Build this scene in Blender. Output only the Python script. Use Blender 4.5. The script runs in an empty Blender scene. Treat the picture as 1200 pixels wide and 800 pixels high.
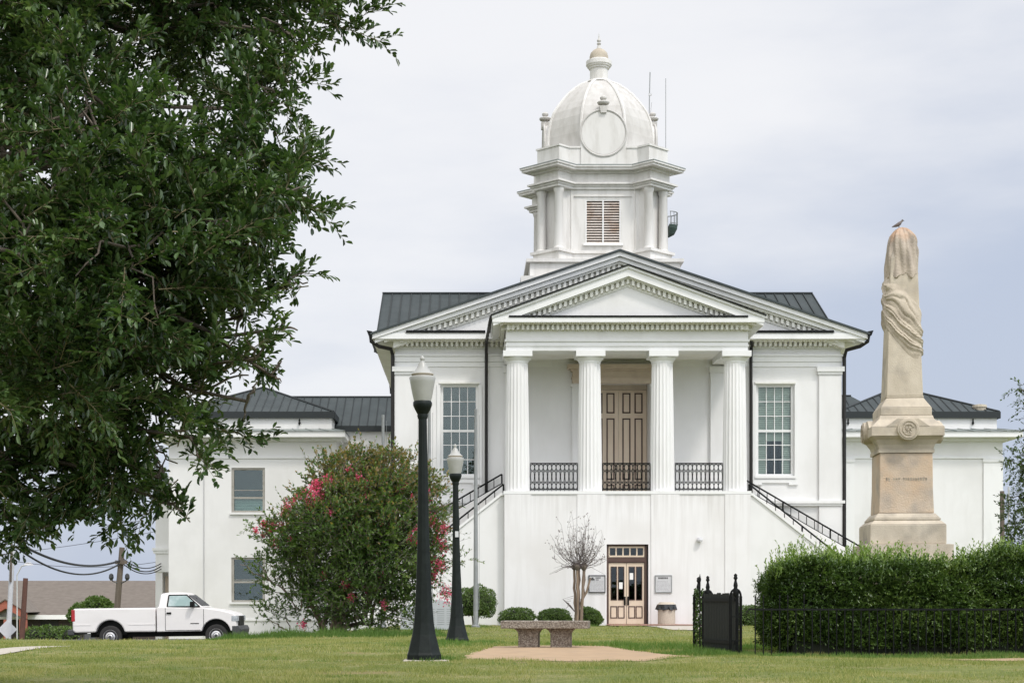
import bpy, bmesh, math, random
import numpy as np
from mathutils import Vector, Matrix, noise as mnoise

R = math.radians
scene = bpy.context.scene
col = scene.collection

# ------------------------------------------------------------------ camera
EYE = 0.81          # eye height above the lawn (the viewer stands on the lower street)
cam_d = bpy.data.cameras.new('camera')
cam = bpy.data.objects.new('camera', cam_d)
col.objects.link(cam)
cam.location = (0.0, 0.0, EYE)
cam.rotation_euler = (R(90), 0, 0)
cam_d.sensor_width = 36.0
cam_d.lens = 36.0 * 1920.0 / 1200.0
cam_d.shift_x = (600.0 - 550.0) / 1200.0
cam_d.shift_y = (702.0 - 400.0) / 1200.0
cam_d.clip_start = 0.1
cam_d.clip_end = 9000.0
scene.camera = cam

# ------------------------------------------------------------------ sky and sun
SUN_TO = Vector((0.46, -0.58, 1.0)).normalized()      # direction towards the sun
sun_el = math.asin(SUN_TO.z)
world = bpy.data.worlds.new('World')
scene.world = world
world.use_nodes = True
wn, wl = world.node_tree.nodes, world.node_tree.links
wn.clear()
w_out = wn.new('ShaderNodeOutputWorld')
w_mix = wn.new('ShaderNodeMixShader')
w_sky = wn.new('ShaderNodeTexSky')
w_sky.sky_type = 'NISHITA'
w_sky.sun_disc = False
w_sky.sun_elevation = sun_el
w_sky.sun_rotation = math.atan2(SUN_TO.x, SUN_TO.y)
w_sky.air_density = 1.0
w_sky.dust_density = 2.2
w_sky.ozone_density = 1.5
w_b1 = wn.new('ShaderNodeBackground'); w_b1.inputs['Strength'].default_value = 0.10
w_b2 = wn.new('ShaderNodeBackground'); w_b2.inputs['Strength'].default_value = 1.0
w_tc = wn.new('ShaderNodeTexCoord')
w_map = wn.new('ShaderNodeMapping'); w_map.inputs['Scale'].default_value = (2.2, 2.2, 7.0)
w_map.inputs['Location'].default_value = (0.35, 0.0, 0.6)
w_n1 = wn.new('ShaderNodeTexNoise'); w_n1.inputs['Scale'].default_value = 1.15
w_n1.inputs['Detail'].default_value = 7.0; w_n1.inputs['Roughness'].default_value = 0.52
w_sep = wn.new('ShaderNodeSeparateXYZ')
w_gx = wn.new('ShaderNodeMapRange')          # the cloud deck thins towards the right and low down
w_gx.inputs['From Min'].default_value = -0.06; w_gx.inputs['From Max'].default_value = 0.32
w_gx.inputs['To Min'].default_value = 0.20; w_gx.inputs['To Max'].default_value = -0.15
w_gz = wn.new('ShaderNodeMapRange')
w_gz.inputs['From Min'].default_value = 0.0; w_gz.inputs['From Max'].default_value = 0.36
w_gz.inputs['To Min'].default_value = -0.38; w_gz.inputs['To Max'].default_value = 0.16
w_a1 = wn.new('ShaderNodeMath'); w_a1.operation = 'ADD'
w_a2 = wn.new('ShaderNodeMath'); w_a2.operation = 'ADD'
w_rm = wn.new('ShaderNodeMapRange'); w_rm.interpolation_type = 'SMOOTHSTEP'
w_rm.inputs['From Min'].default_value = 0.24; w_rm.inputs['From Max'].default_value = 0.72
w_rm.inputs['To Min'].default_value = 0.10; w_rm.inputs['To Max'].default_value = 1.0
w_cl = wn.new('ShaderNodeMix'); w_cl.data_type = 'RGBA'
w_cl.inputs['A'].default_value = (0.58, 0.66, 0.83, 1)
w_cl.inputs['B'].default_value = (1.10, 1.10, 1.12, 1)
wl.new(w_tc.outputs['Generated'], w_map.inputs['Vector'])
wl.new(w_map.outputs['Vector'], w_n1.inputs['Vector'])
wl.new(w_tc.outputs['Generated'], w_sep.inputs['Vector'])
wl.new(w_sep.outputs['X'], w_gx.inputs['Value'])
wl.new(w_sep.outputs['Z'], w_gz.inputs['Value'])
wl.new(w_n1.outputs['Fac'], w_a1.inputs[0]); wl.new(w_gx.outputs['Result'], w_a1.inputs[1])
wl.new(w_a1.outputs[0], w_a2.inputs[0]); wl.new(w_gz.outputs['Result'], w_a2.inputs[1])
wl.new(w_a2.outputs[0], w_rm.inputs['Value'])
wl.new(w_rm.outputs['Result'], w_cl.inputs['Factor'])
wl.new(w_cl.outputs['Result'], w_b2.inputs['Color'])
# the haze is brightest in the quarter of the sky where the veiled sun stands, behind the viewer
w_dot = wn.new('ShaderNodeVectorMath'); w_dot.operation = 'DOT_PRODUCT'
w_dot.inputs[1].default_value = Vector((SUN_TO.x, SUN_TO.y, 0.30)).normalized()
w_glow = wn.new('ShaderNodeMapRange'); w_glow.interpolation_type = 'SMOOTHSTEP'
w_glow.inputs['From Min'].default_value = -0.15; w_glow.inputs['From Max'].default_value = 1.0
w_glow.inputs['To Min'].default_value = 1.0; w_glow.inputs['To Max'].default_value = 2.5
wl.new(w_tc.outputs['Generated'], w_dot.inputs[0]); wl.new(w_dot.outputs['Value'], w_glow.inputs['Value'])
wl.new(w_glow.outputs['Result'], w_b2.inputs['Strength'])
wl.new(w_sky.outputs['Color'], w_b1.inputs['Color'])
w_mix.inputs['Fac'].default_value = 0.86       # thin high overcast over the blue sky
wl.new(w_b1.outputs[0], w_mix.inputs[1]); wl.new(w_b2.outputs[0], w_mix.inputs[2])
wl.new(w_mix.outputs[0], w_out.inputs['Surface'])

sun_d = bpy.data.lights.new('sun', 'SUN')
sun_d.energy = 2.0
sun_d.angle = R(7)
sun_d.color = (1.0, 0.955, 0.89)
sun = bpy.data.objects.new('sun', sun_d)
col.objects.link(sun)
sun.rotation_euler = (-SUN_TO).to_track_quat('-Z', 'Y').to_euler()
sun.location = (20, -20, 40)

scene.view_settings.view_transform = 'Standard'
scene.view_settings.look = 'None'
scene.view_settings.exposure = -0.12
scene.view_settings.gamma = 1.0
scene.view_settings.use_curve_mapping = False

# ------------------------------------------------------------------ helpers
WORLD_ROOT = {}      # things whose parts are given in world metres: name -> base location


def setp(o, label=None, cat=None, group=None, kind=None):
    if label: o['label'] = label
    if cat: o['category'] = cat
    if group: o['group'] = group
    if kind: o['kind'] = kind
    return o


def thing(name, loc, label, cat, group=None, rz=0.0, in_world=False):
    o = bpy.data.objects.new(name, None)
    o.empty_display_size = 0.2
    col.objects.link(o)
    o.location = loc
    o.rotation_euler = (0, 0, rz)
    if in_world: WORLD_ROOT[o.name] = Vector(loc)
    return setp(o, label, cat, group)


def offset_of(parent, loc):
    if loc is not None: return Vector(loc)
    p = parent
    while p is not None:
        if p.name in WORLD_ROOT: return WORLD_ROOT[p.name]
        p = p.parent
    return Vector((0, 0, 0))


class MB:
    def __init__(s): s.v = []; s.f = []

    def add(s, vs, fs):
        k = len(s.v)
        s.v += [tuple(p) for p in vs]
        s.f += [tuple(i + k for i in f) for f in fs]
        return s

    def box(s, x0, x1, y0, y1, z0, z1):
        return s.add([(x0, y0, z0), (x1, y0, z0), (x1, y1, z0), (x0, y1, z0), (x0, y0, z1), (x1, y0, z1), (x1, y1, z1), (x0, y1, z1)],
                     [(0, 3, 2, 1), (4, 5, 6, 7), (0, 1, 5, 4), (1, 2, 6, 5), (2, 3, 7, 6), (3, 0, 4, 7)])

    def prism(s, poly, a, b, axis):
        """poly in the plane across the axis; 'y': (x,z), 'z': (x,y), 'x': (y,z)"""
        n = len(poly)
        if axis == 'y': lo = [(p[0], a, p[1]) for p in poly]; hi = [(p[0], b, p[1]) for p in poly]
        elif axis == 'z': lo = [(p[0], p[1], a) for p in poly]; hi = [(p[0], p[1], b) for p in poly]
        else: lo = [(a, p[0], p[1]) for p in poly]; hi = [(b, p[0], p[1]) for p in poly]
        return s.add(lo + hi, [tuple(range(n - 1, -1, -1)), tuple(range(n, 2 * n))] + [(i, (i + 1) % n, n + (i + 1) % n, n + i) for i in range(n)])

    def loft(s, rings, cap=True):
        n = len(rings[0]); vs = [p for r in rings for p in r]; fs = []
        for k in range(len(rings) - 1):
            for i in range(n):
                j = (i + 1) % n
                fs.append((k * n + i, k * n + j, (k + 1) * n + j, (k + 1) * n + i))
        if cap:
            fs.append(tuple(range(n - 1, -1, -1)))
            fs.append(tuple(range((len(rings) - 1) * n, len(rings) * n)))
        return s.add(vs, fs)

    def lathe(s, prof, c=(0, 0), n=24, ph=0.0, cap=True):
        rings = [[(c[0] + r * math.cos(ph + 2 * math.pi * i / n), c[1] + r * math.sin(ph + 2 * math.pi * i / n), z) for i in range(n)] for r, z in prof]
        return s.loft(rings, cap)

    def tube(s, pts, r, n=6, r1=None, cap=True):
        pts = [Vector(p) for p in pts]; m = len(pts); rings = []
        up = None
        for i, p in enumerate(pts):
            d = (pts[min(i + 1, m - 1)] - pts[max(i - 1, 0)]).normalized()
            if up is None:
                up = Vector((0, 0, 1)) if abs(d.z) < 0.9 else Vector((1, 0, 0))
            a = d.cross(up).normalized(); b = a.cross(d).normalized(); up = b
            rr = r if r1 is None else r + (r1 - r) * i / (m - 1)
            rings.append([tuple(p + a * (rr * math.cos(2 * math.pi * k / n)) + b * (rr * math.sin(2 * math.pi * k / n))) for k in range(n)])
        return s.loft(rings, cap)

    def bar(s, p, q, w, d=None):
        """square bar between two points"""
        return s.tube([p, q], (w if d is None else d) * 0.7071, 4)

    def xf(s, M):
        s.v = [tuple(M @ Vector(p)) for p in s.v]; return s

    def join(s, o): return s.add(o.v, o.f)

    def build(s, name, mat, parent=None, smooth=False, loc=None, bevel=0.0, bseg=2):
        off = offset_of(parent, loc)
        me = bpy.data.meshes.new(name)
        me.from_pydata([tuple(Vector(p) - off) for p in s.v], [], s.f)
        bm = bmesh.new(); bm.from_mesh(me)
        bmesh.ops.recalc_face_normals(bm, faces=bm.faces)
        if bevel > 0:
            es = [e for e in bm.edges if len(e.link_faces) == 2 and e.calc_face_angle(0) > 0.5]
            bmesh.ops.bevel(bm, geom=es, offset=bevel, segments=bseg, affect='EDGES', profile=0.5, clamp_overlap=True)
        bm.to_mesh(me); bm.free()
        if smooth:
            me.polygons.foreach_set('use_smooth', [True] * len(me.polygons))
            try: me.set_sharp_from_angle(angle=R(38))
            except Exception: pass
        me.materials.append(mat)
        o = bpy.data.objects.new(name, me)
        col.objects.link(o)
        if parent is not None: o.parent = parent
        elif loc is not None: o.location = loc
        return o


def np_obj(name, V, F, mat, parent=None, loc=None, smooth=False):
    off = np.array(offset_of(parent, loc), dtype=np.float32)
    V = (np.asarray(V, np.float32).reshape(-1, 3) - off)
    F = np.asarray(F, np.int32); k = F.shape[1]
    me = bpy.data.meshes.new(name)
    me.vertices.add(len(V)); me.vertices.foreach_set('co', V.ravel())
    me.loops.add(F.size); me.loops.foreach_set('vertex_index', F.ravel())
    me.polygons.add(len(F)); me.polygons.foreach_set('loop_start', np.arange(0, F.size, k, dtype=np.int32))
    me.polygons.foreach_set('loop_total', np.full(len(F), k, np.int32))
    if smooth: me.polygons.foreach_set('use_smooth', np.ones(len(F), bool))
    me.update(calc_edges=True); me.validate()
    me.materials.append(mat)
    o = bpy.data.objects.new(name, me); col.objects.link(o)
    if parent is not None: o.parent = parent
    elif loc is not None: o.location = loc
    return o


def copy_tree(o, parent=None):
    c = o.copy(); col.objects.link(c)
    if parent is not None: c.parent = parent
    for ch in list(o.children): copy_tree(ch, c)
    return c


def ss(a, b, x):
    t = np.clip((x - a) / (b - a), 0, 1); return t * t * (3 - 2 * t)


def ground(x, y):
    x = np.asarray(x, float); y = np.asarray(y, float)
    z = -0.13 * ss(25, 45, y)
    left = ss(2.0, 8.0, -x)
    z = z - left * (0.10 * ss(27, 41, y) + 0.52 * ss(41.5, 47.5, y))
    z = z - 2.3 * ss(62, 108, y) * (1 - 0.6 * ss(-14, -8, x))
    z = z - 0.8 * (1 - ss(7.5, 13.0, y))
    z = z + 0.015 * np.sin(x * 1.3 + y * 0.4) * np.sin(y * 0.7 - x * .3) * ss(8, 14, y)
    return z


def gz(x, y): return float(ground(x, y))

# ------------------------------------------------------------------ materials
def new_mat(name):
    m = bpy.data.materials.new(name); m.use_nodes = True
    n, l = m.node_tree.nodes, m.node_tree.links
    return m, n, l, n['Principled BSDF']


def mat(name, c1, c2=None, scale=3.0, rough=0.7, bump=0.0, bscale=30.0, metal=0.0, spec=0.5, stretch=(1, 1, 1), lo=0.35, hi=0.7, c3=None, s3=0.5, detail=6.0):
    m, n, l, b = new_mat(name)
    b.inputs['Roughness'].default_value = rough
    b.inputs['Metallic'].default_value = metal
    b.inputs['Specular IOR Level'].default_value = spec
    b.inputs['Base Color'].default_value = (*c1, 1)
    tc = n.new('ShaderNodeTexCoord')
    if c2 is not None:
        mp = n.new('ShaderNodeMapping'); mp.inputs['Scale'].default_value = stretch
        l.new(tc.outputs['Object'], mp.inputs['Vector'])
        t = n.new('ShaderNodeTexNoise'); t.inputs['Scale'].default_value = scale; t.inputs['Detail'].default_value = detail
        t.inputs['Roughness'].default_value = 0.6
        l.new(mp.outputs['Vector'], t.inputs['Vector'])
        r = n.new('ShaderNodeMapRange'); r.inputs['From Min'].default_value = lo; r.inputs['From Max'].default_value = hi
        l.new(t.outputs['Fac'], r.inputs['Value'])
        mx = n.new('ShaderNodeMix'); mx.data_type = 'RGBA'
        mx.inputs['A'].default_value = (*c1, 1); mx.inputs['B'].default_value = (*c2, 1)
        l.new(r.outputs['Result'], mx.inputs['Factor'])
        outc = mx.outputs['Result']
        if c3 is not None:
            t2 = n.new('ShaderNodeTexNoise'); t2.inputs['Scale'].default_value = s3; t2.inputs['Detail'].default_value = 4
            l.new(tc.outputs['Object'], t2.inputs['Vector'])
            r2 = n.new('ShaderNodeMapRange'); r2.inputs['From Min'].default_value = 0.48; r2.inputs['From Max'].default_value = 0.72
            l.new(t2.outputs['Fac'], r2.inputs['Value'])
            m2 = n.new('ShaderNodeMix'); m2.data_type = 'RGBA'; m2.inputs['B'].default_value = (*c3, 1)
            l.new(outc, m2.inputs['A']); l.new(r2.outputs['Result'], m2.inputs['Factor'])
            outc = m2.outputs['Result']
        l.new(outc, b.inputs['Base Color'])
    if bump > 0:
        t3 = n.new('ShaderNodeTexNoise'); t3.inputs['Scale'].default_value = bscale; t3.inputs['Detail'].default_value = 5
        l.new(tc.outputs['Object'], t3.inputs['Vector'])
        bp = n.new('ShaderNodeBump'); bp.inputs['Strength'].default_value = bump; bp.inputs['Distance'].default_value = 0.02
        l.new(t3.outputs['Fac'], bp.inputs['Height']); l.new(bp.outputs['Normal'], b.inputs['Normal'])
    return m


def leaf_mat(name, cols, rough=0.45, trans=0.25, spec=0.5, sc=1.2):
    """colour varies from leaf to leaf and from one part of the crown to another"""
    m, n, l, b = new_mat(name)
    g = n.new('ShaderNodeNewGeometry')
    tc = n.new('ShaderNodeTexCoord')
    t = n.new('ShaderNodeTexNoise'); t.inputs['Scale'].default_value = sc; t.inputs['Detail'].default_value = 3
    l.new(tc.outputs['Object'], t.inputs['Vector'])
    a = n.new('ShaderNodeMath'); a.operation = 'MULTIPLY_ADD'; a.inputs[1].default_value = 0.55
    l.new(g.outputs['Random Per Island'], a.inputs[0])
    q = n.new('ShaderNodeMapRange'); q.inputs['From Min'].default_value = 0.3; q.inputs['From Max'].default_value = 0.7; q.inputs['To Max'].default_value = 0.45
    l.new(t.outputs['Fac'], q.inputs['Value']); l.new(q.outputs['Result'], a.inputs[2])
    r = n.new('ShaderNodeValToRGB'); e = r.color_ramp.elements
    while len(e) < len(cols): e.new(0.5)
    for i, c in enumerate(cols):
        e[i].position = i / (len(cols) - 1); e[i].color = (*c, 1)
    l.new(a.outputs[0], r.inputs['Fac'])
    l.new(r.outputs['Color'], b.inputs['Base Color'])
    b.inputs['Roughness'].default_value = rough
    b.inputs['Specular IOR Level'].default_value = spec
    tr = n.new('ShaderNodeBsdfTranslucent')
    br = n.new('ShaderNodeMix'); br.data_type = 'RGBA'; br.blend_type = 'MULTIPLY'; br.inputs['Factor'].default_value = 1.0
    br.inputs['B'].default_value = (1.5, 1.7, 0.7, 1)
    l.new(r.outputs['Color'], br.inputs['A']); l.new(br.outputs['Result'], tr.inputs['Color'])
    mx = n.new('ShaderNodeMixShader'); mx.inputs['Fac'].default_value = trans
    l.new(b.outputs[0], mx.inputs[1]); l.new(tr.outputs[0], mx.inputs[2])
    l.new(mx.outputs[0], n['Material Output'].inputs['Surface'])
    return m


def glass_mat(name, tint=(0.75, 0.85, 0.82), gloss=(0.74, 0.80, 0.80), base=0.10):
    m, n, l, b = new_mat(name); n.remove(b)
    tr = n.new('ShaderNodeBsdfTransparent'); tr.inputs['Color'].default_value = (*tint, 1)
    gl = n.new('ShaderNodeBsdfGlossy'); gl.inputs['Color'].default_value = (*gloss, 1); gl.inputs['Roughness'].default_value = 0.02
    tc = n.new('ShaderNodeTexCoord'); t = n.new('ShaderNodeTexNoise'); t.inputs['Scale'].default_value = 2.5
    bp = n.new('ShaderNodeBump'); bp.inputs['Strength'].default_value = 0.06; bp.inputs['Distance'].default_value = 0.05
    l.new(tc.outputs['Object'], t.inputs['Vector']); l.new(t.outputs['Fac'], bp.inputs['Height']); l.new(bp.outputs['Normal'], gl.inputs['Normal'])
    lw = n.new('ShaderNodeLayerWeight'); lw.inputs['Blend'].default_value = 0.25
    a = n.new('ShaderNodeMath'); a.operation = 'ADD'; a.inputs[1].default_value = base; a.use_clamp = True
    l.new(lw.outputs['Fresnel'], a.inputs[0])
    mx = n.new('ShaderNodeMixShader'); l.new(a.outputs[0], mx.inputs['Fac'])
    l.new(tr.outputs[0], mx.inputs[1]); l.new(gl.outputs[0], mx.inputs[2])
    l.new(mx.outputs[0], n['Material Output'].inputs['Surface'])
    return m


M = {}
M['white'] = mat('white_stucco', (0.735, 0.73, 0.72), (0.63, 0.62, 0.60), 1.1, 0.75, 0.12, 60, stretch=(1, 1, 0.28), lo=0.50, hi=0.92, spec=0.25, c3=(0.66, 0.655, 0.64), s3=0.45)
M['base'] = mat('white_painted_brick', (0.755, 0.745, 0.74), (0.65, 0.635, 0.62), 1.6, 0.75, 0.10, 40, stretch=(2.6, 2.6, 0.16), lo=0.47, hi=0.85, spec=0.25, c3=(0.685, 0.67, 0.655), s3=0.5)
def drip_stain(m, z_top, length, colr, amount):
    # grey rain runs that start under a ledge at height z_top
    n, l = m.node_tree.nodes, m.node_tree.links
    b = n['Principled BSDF']; src = b.inputs['Base Color'].links[0].from_socket
    tc = n.new('ShaderNodeTexCoord'); sp = n.new('ShaderNodeSeparateXYZ'); l.new(tc.outputs['Object'], sp.inputs[0])
    a = n.new('ShaderNodeMapRange'); a.inputs['From Min'].default_value = z_top - length; a.inputs['From Max'].default_value = z_top; a.inputs['To Min'].default_value = -.40; a.inputs['To Max'].default_value = .12
    l.new(sp.outputs['Z'], a.inputs['Value'])
    mp = n.new('ShaderNodeMapping'); mp.inputs['Scale'].default_value = (5.5, 5.5, .25); l.new(tc.outputs['Object'], mp.inputs['Vector'])
    t = n.new('ShaderNodeTexNoise'); t.inputs['Scale'].default_value = 1.4; t.inputs['Detail'].default_value = 4; l.new(mp.outputs['Vector'], t.inputs['Vector'])
    s_ = n.new('ShaderNodeMath'); s_.operation = 'ADD'; l.new(a.outputs['Result'], s_.inputs[0]); l.new(t.outputs['Fac'], s_.inputs[1])
    r = n.new('ShaderNodeMapRange'); r.inputs['From Min'].default_value = .48; r.inputs['From Max'].default_value = .85; r.inputs['To Max'].default_value = amount; l.new(s_.outputs[0], r.inputs['Value'])
    x = n.new('ShaderNodeMix'); x.data_type = 'RGBA'; x.inputs['B'].default_value = (*colr, 1); l.new(src, x.inputs['A']); l.new(r.outputs['Result'], x.inputs['Factor']); l.new(x.outputs['Result'], b.inputs['Base Color'])
drip_stain(M['base'], 4.66, 2.6, (0.42, 0.40, 0.37), .38)
M['trim'] = mat('white_trim_paint', (0.745, 0.745, 0.735), (0.62, 0.62, 0.60), 1.7, 0.6, 0.0, stretch=(1, 1, 0.5), lo=0.5, hi=0.95, spec=0.3)
M['tower'] = mat('weathered_white_paint', (0.665, 0.65, 0.625), (0.45, 0.43, 0.395), 1.5, 0.75, 0.12, 30, stretch=(1.6, 1.6, 0.35), lo=0.46, hi=0.85, spec=0.25)
M['dome'] = mat('weathered_dome_paint', (0.54, 0.525, 0.50), (0.38, 0.36, 0.33), 2.6, 0.8, 0.2, 18, stretch=(1.3, 1.3, 0.5), lo=0.42, hi=0.9, spec=0.2)
M['dentil'] = mat('dentil_paint', (0.78, 0.775, 0.74), (0.68, 0.67, 0.62), 3, 0.8)
M['soffit'] = mat('soffit_paint', (0.77, 0.76, 0.71), (0.68, 0.66, 0.60), 2, 0.8)
M['roof'] = mat('dark_standing_seam_metal', (0.048, 0.058, 0.060), (0.064, 0.075, 0.077), 1.3, 0.6, 0.0, spec=0.12)
M['seam'] = mat('roof_seam_metal', (0.020, 0.025, 0.026), None, rough=0.5, spec=0.3)
M['skirt'] = mat('pale_metal_flashing', (0.20, 0.23, 0.22), (0.28, 0.30, 0.28), 2, 0.5, metal=0.2)
M['dark'] = mat('black_painted_metal', (0.005, 0.006, 0.006), (0.010, 0.011, 0.0105), 4, 0.55, spec=0.15)
M['pipe'] = mat('dark_bronze_downpipe', (0.013, 0.012, 0.011), (0.022, 0.02, 0.018), 4, 0.5, spec=0.3)
M['tan'] = mat('tan_door_paint', (0.70, 0.585, 0.455), (0.62, 0.50, 0.38), 2.5, 0.55, stretch=(1, 1, 0.3))
M['taupe'] = mat('taupe_trim_paint', (0.56, 0.47, 0.38), (0.48, 0.39, 0.31), 2.5, 0.6)
M['brown'] = mat('brown_trim_paint', (0.085, 0.045, 0.034), (0.06, 0.034, 0.026), 3, 0.5)
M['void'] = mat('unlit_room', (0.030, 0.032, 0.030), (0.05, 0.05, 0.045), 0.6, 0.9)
M['glass'] = glass_mat('window_glass', base=0.05)
M['glass2'] = glass_mat('clear_window_glass', (0.93, 0.97, 0.93), base=0.02)
M['dglass'] = glass_mat('door_glass', (0.35, 0.36, 0.33), base=0.03)
M['blind'] = mat('window_blind', (0.72, 0.75, 0.72), (0.55, 0.58, 0.55), 1.0, 0.8, stretch=(1, 1, 5))
M['louver'] = mat('louver_wood', (0.74, 0.67, 0.61), (0.48, 0.33, 0.23), 1.6, 0.8, lo=0.5, hi=0.72)
M['wood_frame'] = mat('grey_wood_sash', (0.36, 0.345, 0.31), (0.27, 0.255, 0.22), 4, 0.7)
M['beige'] = mat('beige_stone_dome', (0.47, 0.42, 0.335), (0.38, 0.33, 0.26), 3, 0.8)
M['paving'] = mat('reddish_brick_paving', (0.34, 0.19, 0.14), (0.26, 0.15, 0.11), 5, 0.85, 0.2, 30)
M['path'] = mat('sandy_pink_concrete', (0.42, 0.295, 0.18), (0.35, 0.24, 0.145), 2.4, 0.9, 0.15, 50, c3=(0.33, 0.24, 0.155), s3=2.2)
M['walk'] = mat('pale_concrete_walk', (0.48, 0.44, 0.38), (0.40, 0.36, 0.30), 2, 0.9, 0.1, 40)
M['asphalt'] = mat('asphalt', (0.05, 0.05, 0.05), (0.07, 0.07, 0.068), 3, 0.9, 0.2, 60)
M['stone'] = mat('buff_sandstone', (0.56, 0.495, 0.395), (0.44, 0.38, 0.295), 4.0, 0.85, 0.35, 60, c3=(0.30, 0.265, 0.22), s3=2.4, stretch=(1, 1, 0.6))
M['stone_die'] = mat('ochre_sandstone', (0.56, 0.47, 0.37), (0.53, 0.385, 0.26), 1.9, 0.85, 0.5, 45, c3=(0.36, 0.31, 0.26), s3=2.2)
M['cloth'] = mat('carved_stone_cloth', (0.52, 0.455, 0.36), (0.39, 0.335, 0.26), 5, 0.9, 0.5, 40, c3=(0.30, 0.25, 0.20), s3=2.0)
M['shroud'] = mat('stained_stone_cloth', (0.47, 0.40, 0.325), (0.30, 0.255, 0.21), 3.5, 0.9, 0.6, 35, stretch=(2.2, 2.2, 0.5), lo=.42, hi=.68)
def rust_stain(m, z0, z1, colr):
    # a run of orange lichen and rust at the very top of the stone
    n, l = m.node_tree.nodes, m.node_tree.links
    b = n['Principled BSDF']; src = b.inputs['Base Color'].links[0].from_socket
    tc = n.new('ShaderNodeTexCoord'); sp = n.new('ShaderNodeSeparateXYZ'); l.new(tc.outputs['Object'], sp.inputs[0])
    a = n.new('ShaderNodeMapRange'); a.inputs['From Min'].default_value = z0; a.inputs['From Max'].default_value = z1; a.inputs['To Min'].default_value = -.45; a.inputs['To Max'].default_value = .42
    l.new(sp.outputs['Z'], a.inputs['Value'])
    mp = n.new('ShaderNodeMapping'); mp.inputs['Scale'].default_value = (6, 6, 1.5); l.new(tc.outputs['Object'], mp.inputs['Vector'])
    t = n.new('ShaderNodeTexNoise'); t.inputs['Scale'].default_value = 1.3; t.inputs['Detail'].default_value = 5; l.new(mp.outputs['Vector'], t.inputs['Vector'])
    s_ = n.new('ShaderNodeMath'); s_.operation = 'ADD'; l.new(a.outputs['Result'], s_.inputs[0]); l.new(t.outputs['Fac'], s_.inputs[1])
    r = n.new('ShaderNodeMapRange'); r.inputs['From Min'].default_value = .5; r.inputs['From Max'].default_value = .85; r.inputs['To Max'].default_value = .5; l.new(s_.outputs[0], r.inputs['Value'])
    x = n.new('ShaderNodeMix'); x.data_type = 'RGBA'; x.inputs['B'].default_value = (*colr, 1); l.new(src, x.inputs['A']); l.new(r.outputs['Result'], x.inputs['Factor']); l.new(x.outputs['Result'], b.inputs['Base Color'])
rust_stain(M['shroud'], 6.35, 6.95, (0.46, 0.22, 0.09))
M['granite'] = mat('grey_granite', (0.46, 0.48, 0.50), (0.40, 0.42, 0.44), 30, 0.6)
M['etch'] = mat('etched_granite', (0.26, 0.28, 0.29), None, rough=0.8)
M['lamp_iron'] = mat('green_black_cast_iron', (0.006, 0.009, 0.008), (0.012, 0.017, 0.0145), 9, 0.5, 0.1, 60, spec=0.2)
M['pole'] = mat('galvanised_pole', (0.30, 0.31, 0.31), (0.22, 0.23, 0.23), 3, 0.5, metal=0.3)
M['wood'] = mat('weathered_pole_wood', (0.15, 0.125, 0.10), (0.09, 0.072, 0.055), 3, 0.9, 0.3, 20, stretch=(4, 4, 0.3))
M['rust'] = mat('rust_brown_pole', (0.115, 0.052, 0.035), (0.07, 0.035, 0.026), 3, 0.85)
M['ash_pole'] = mat('silvery_pole', (0.55, 0.56, 0.57), (0.40, 0.40, 0.40), 2, 0.6)
M['cable'] = mat('black_cable', (0.02, 0.022, 0.03), None, rough=0.6)
M['sign'] = mat('grey_notice_board', (0.56, 0.56, 0.57), (0.50, 0.50, 0.51), 8, 0.5)
M['ink'] = mat('dark_ink', (0.06, 0.06, 0.06), None, rough=0.7)
M['ink2'] = mat('grey_ink', (0.36, 0.36, 0.37), None, rough=0.7)
M['paper'] = mat('white_paper', (0.82, 0.82, 0.80), None, rough=0.8)
M['bin'] = mat('pebbled_concrete_bin', (0.52, 0.46, 0.38), (0.42, 0.36, 0.29), 25, 0.9, 0.3, 60)
M['bag'] = mat('black_plastic_bag', (0.016, 0.017, 0.018), None, rough=0.25, bump=0.6, bscale=14)
M['truck'] = mat('white_truck_paint', (0.73, 0.705, 0.69), (0.64, 0.615, 0.60), 1.2, 0.28, lo=0.45, hi=0.85, stretch=(1, 1, 2), spec=0.6)
M['rubber'] = mat('tyre_rubber', (0.018, 0.018, 0.018), (0.03, 0.028, 0.026), 6, 0.85)
M['chrome'] = mat('wheel_steel', (0.62, 0.62, 0.63), (0.42, 0.40, 0.38), 5, 0.3, metal=0.6)
M['plastic'] = mat('dark_grey_plastic', (0.035, 0.037, 0.04), (0.05, 0.052, 0.055), 6, 0.5)
M['redlens'] = mat('red_lamp_lens', (0.42, 0.02, 0.03), (0.30, 0.015, 0.02), 5, 0.2)
M['clearlens'] = mat('clear_lamp_lens', (0.45, 0.48, 0.50), (0.25, 0.27, 0.29), 14, 0.12)
M['brickred'] = mat('red_brick', (0.36, 0.115, 0.075), (0.28, 0.09, 0.06), 6, 0.85)
M['shingle'] = mat('brown_roof_shingles', (0.165, 0.140, 0.118), (0.125, 0.105, 0.088), 2.2, 0.9, 0.2, 20, stretch=(1, 1, 4))
M['bark'] = mat('grey_brown_bark', (0.14, 0.115, 0.09), (0.075, 0.06, 0.048), 6, 0.9, 0.5, 25, stretch=(2, 2, 0.4))
M['smooth_bark'] = mat('peeling_tan_bark', (0.27, 0.195, 0.135), (0.11, 0.085, 0.072), 5, 0.8, 0.2, 20, stretch=(3, 3, 0.35))
M['twig'] = mat('thin_grey_twigs', (0.15, 0.125, 0.12), (0.10, 0.08, 0.075), 6, 0.9)
M['stem'] = mat('green_brown_twigs', (0.19, 0.165, 0.085), (0.12, 0.10, 0.055), 5, 0.7)
M['oak'] = leaf_mat('oak_leaves', [(0.009, 0.022, 0.006), (0.031, 0.064, 0.018), (0.076, 0.132, 0.042), (0.19, 0.255, 0.100)], 0.28, 0.20, 0.6)
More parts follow.
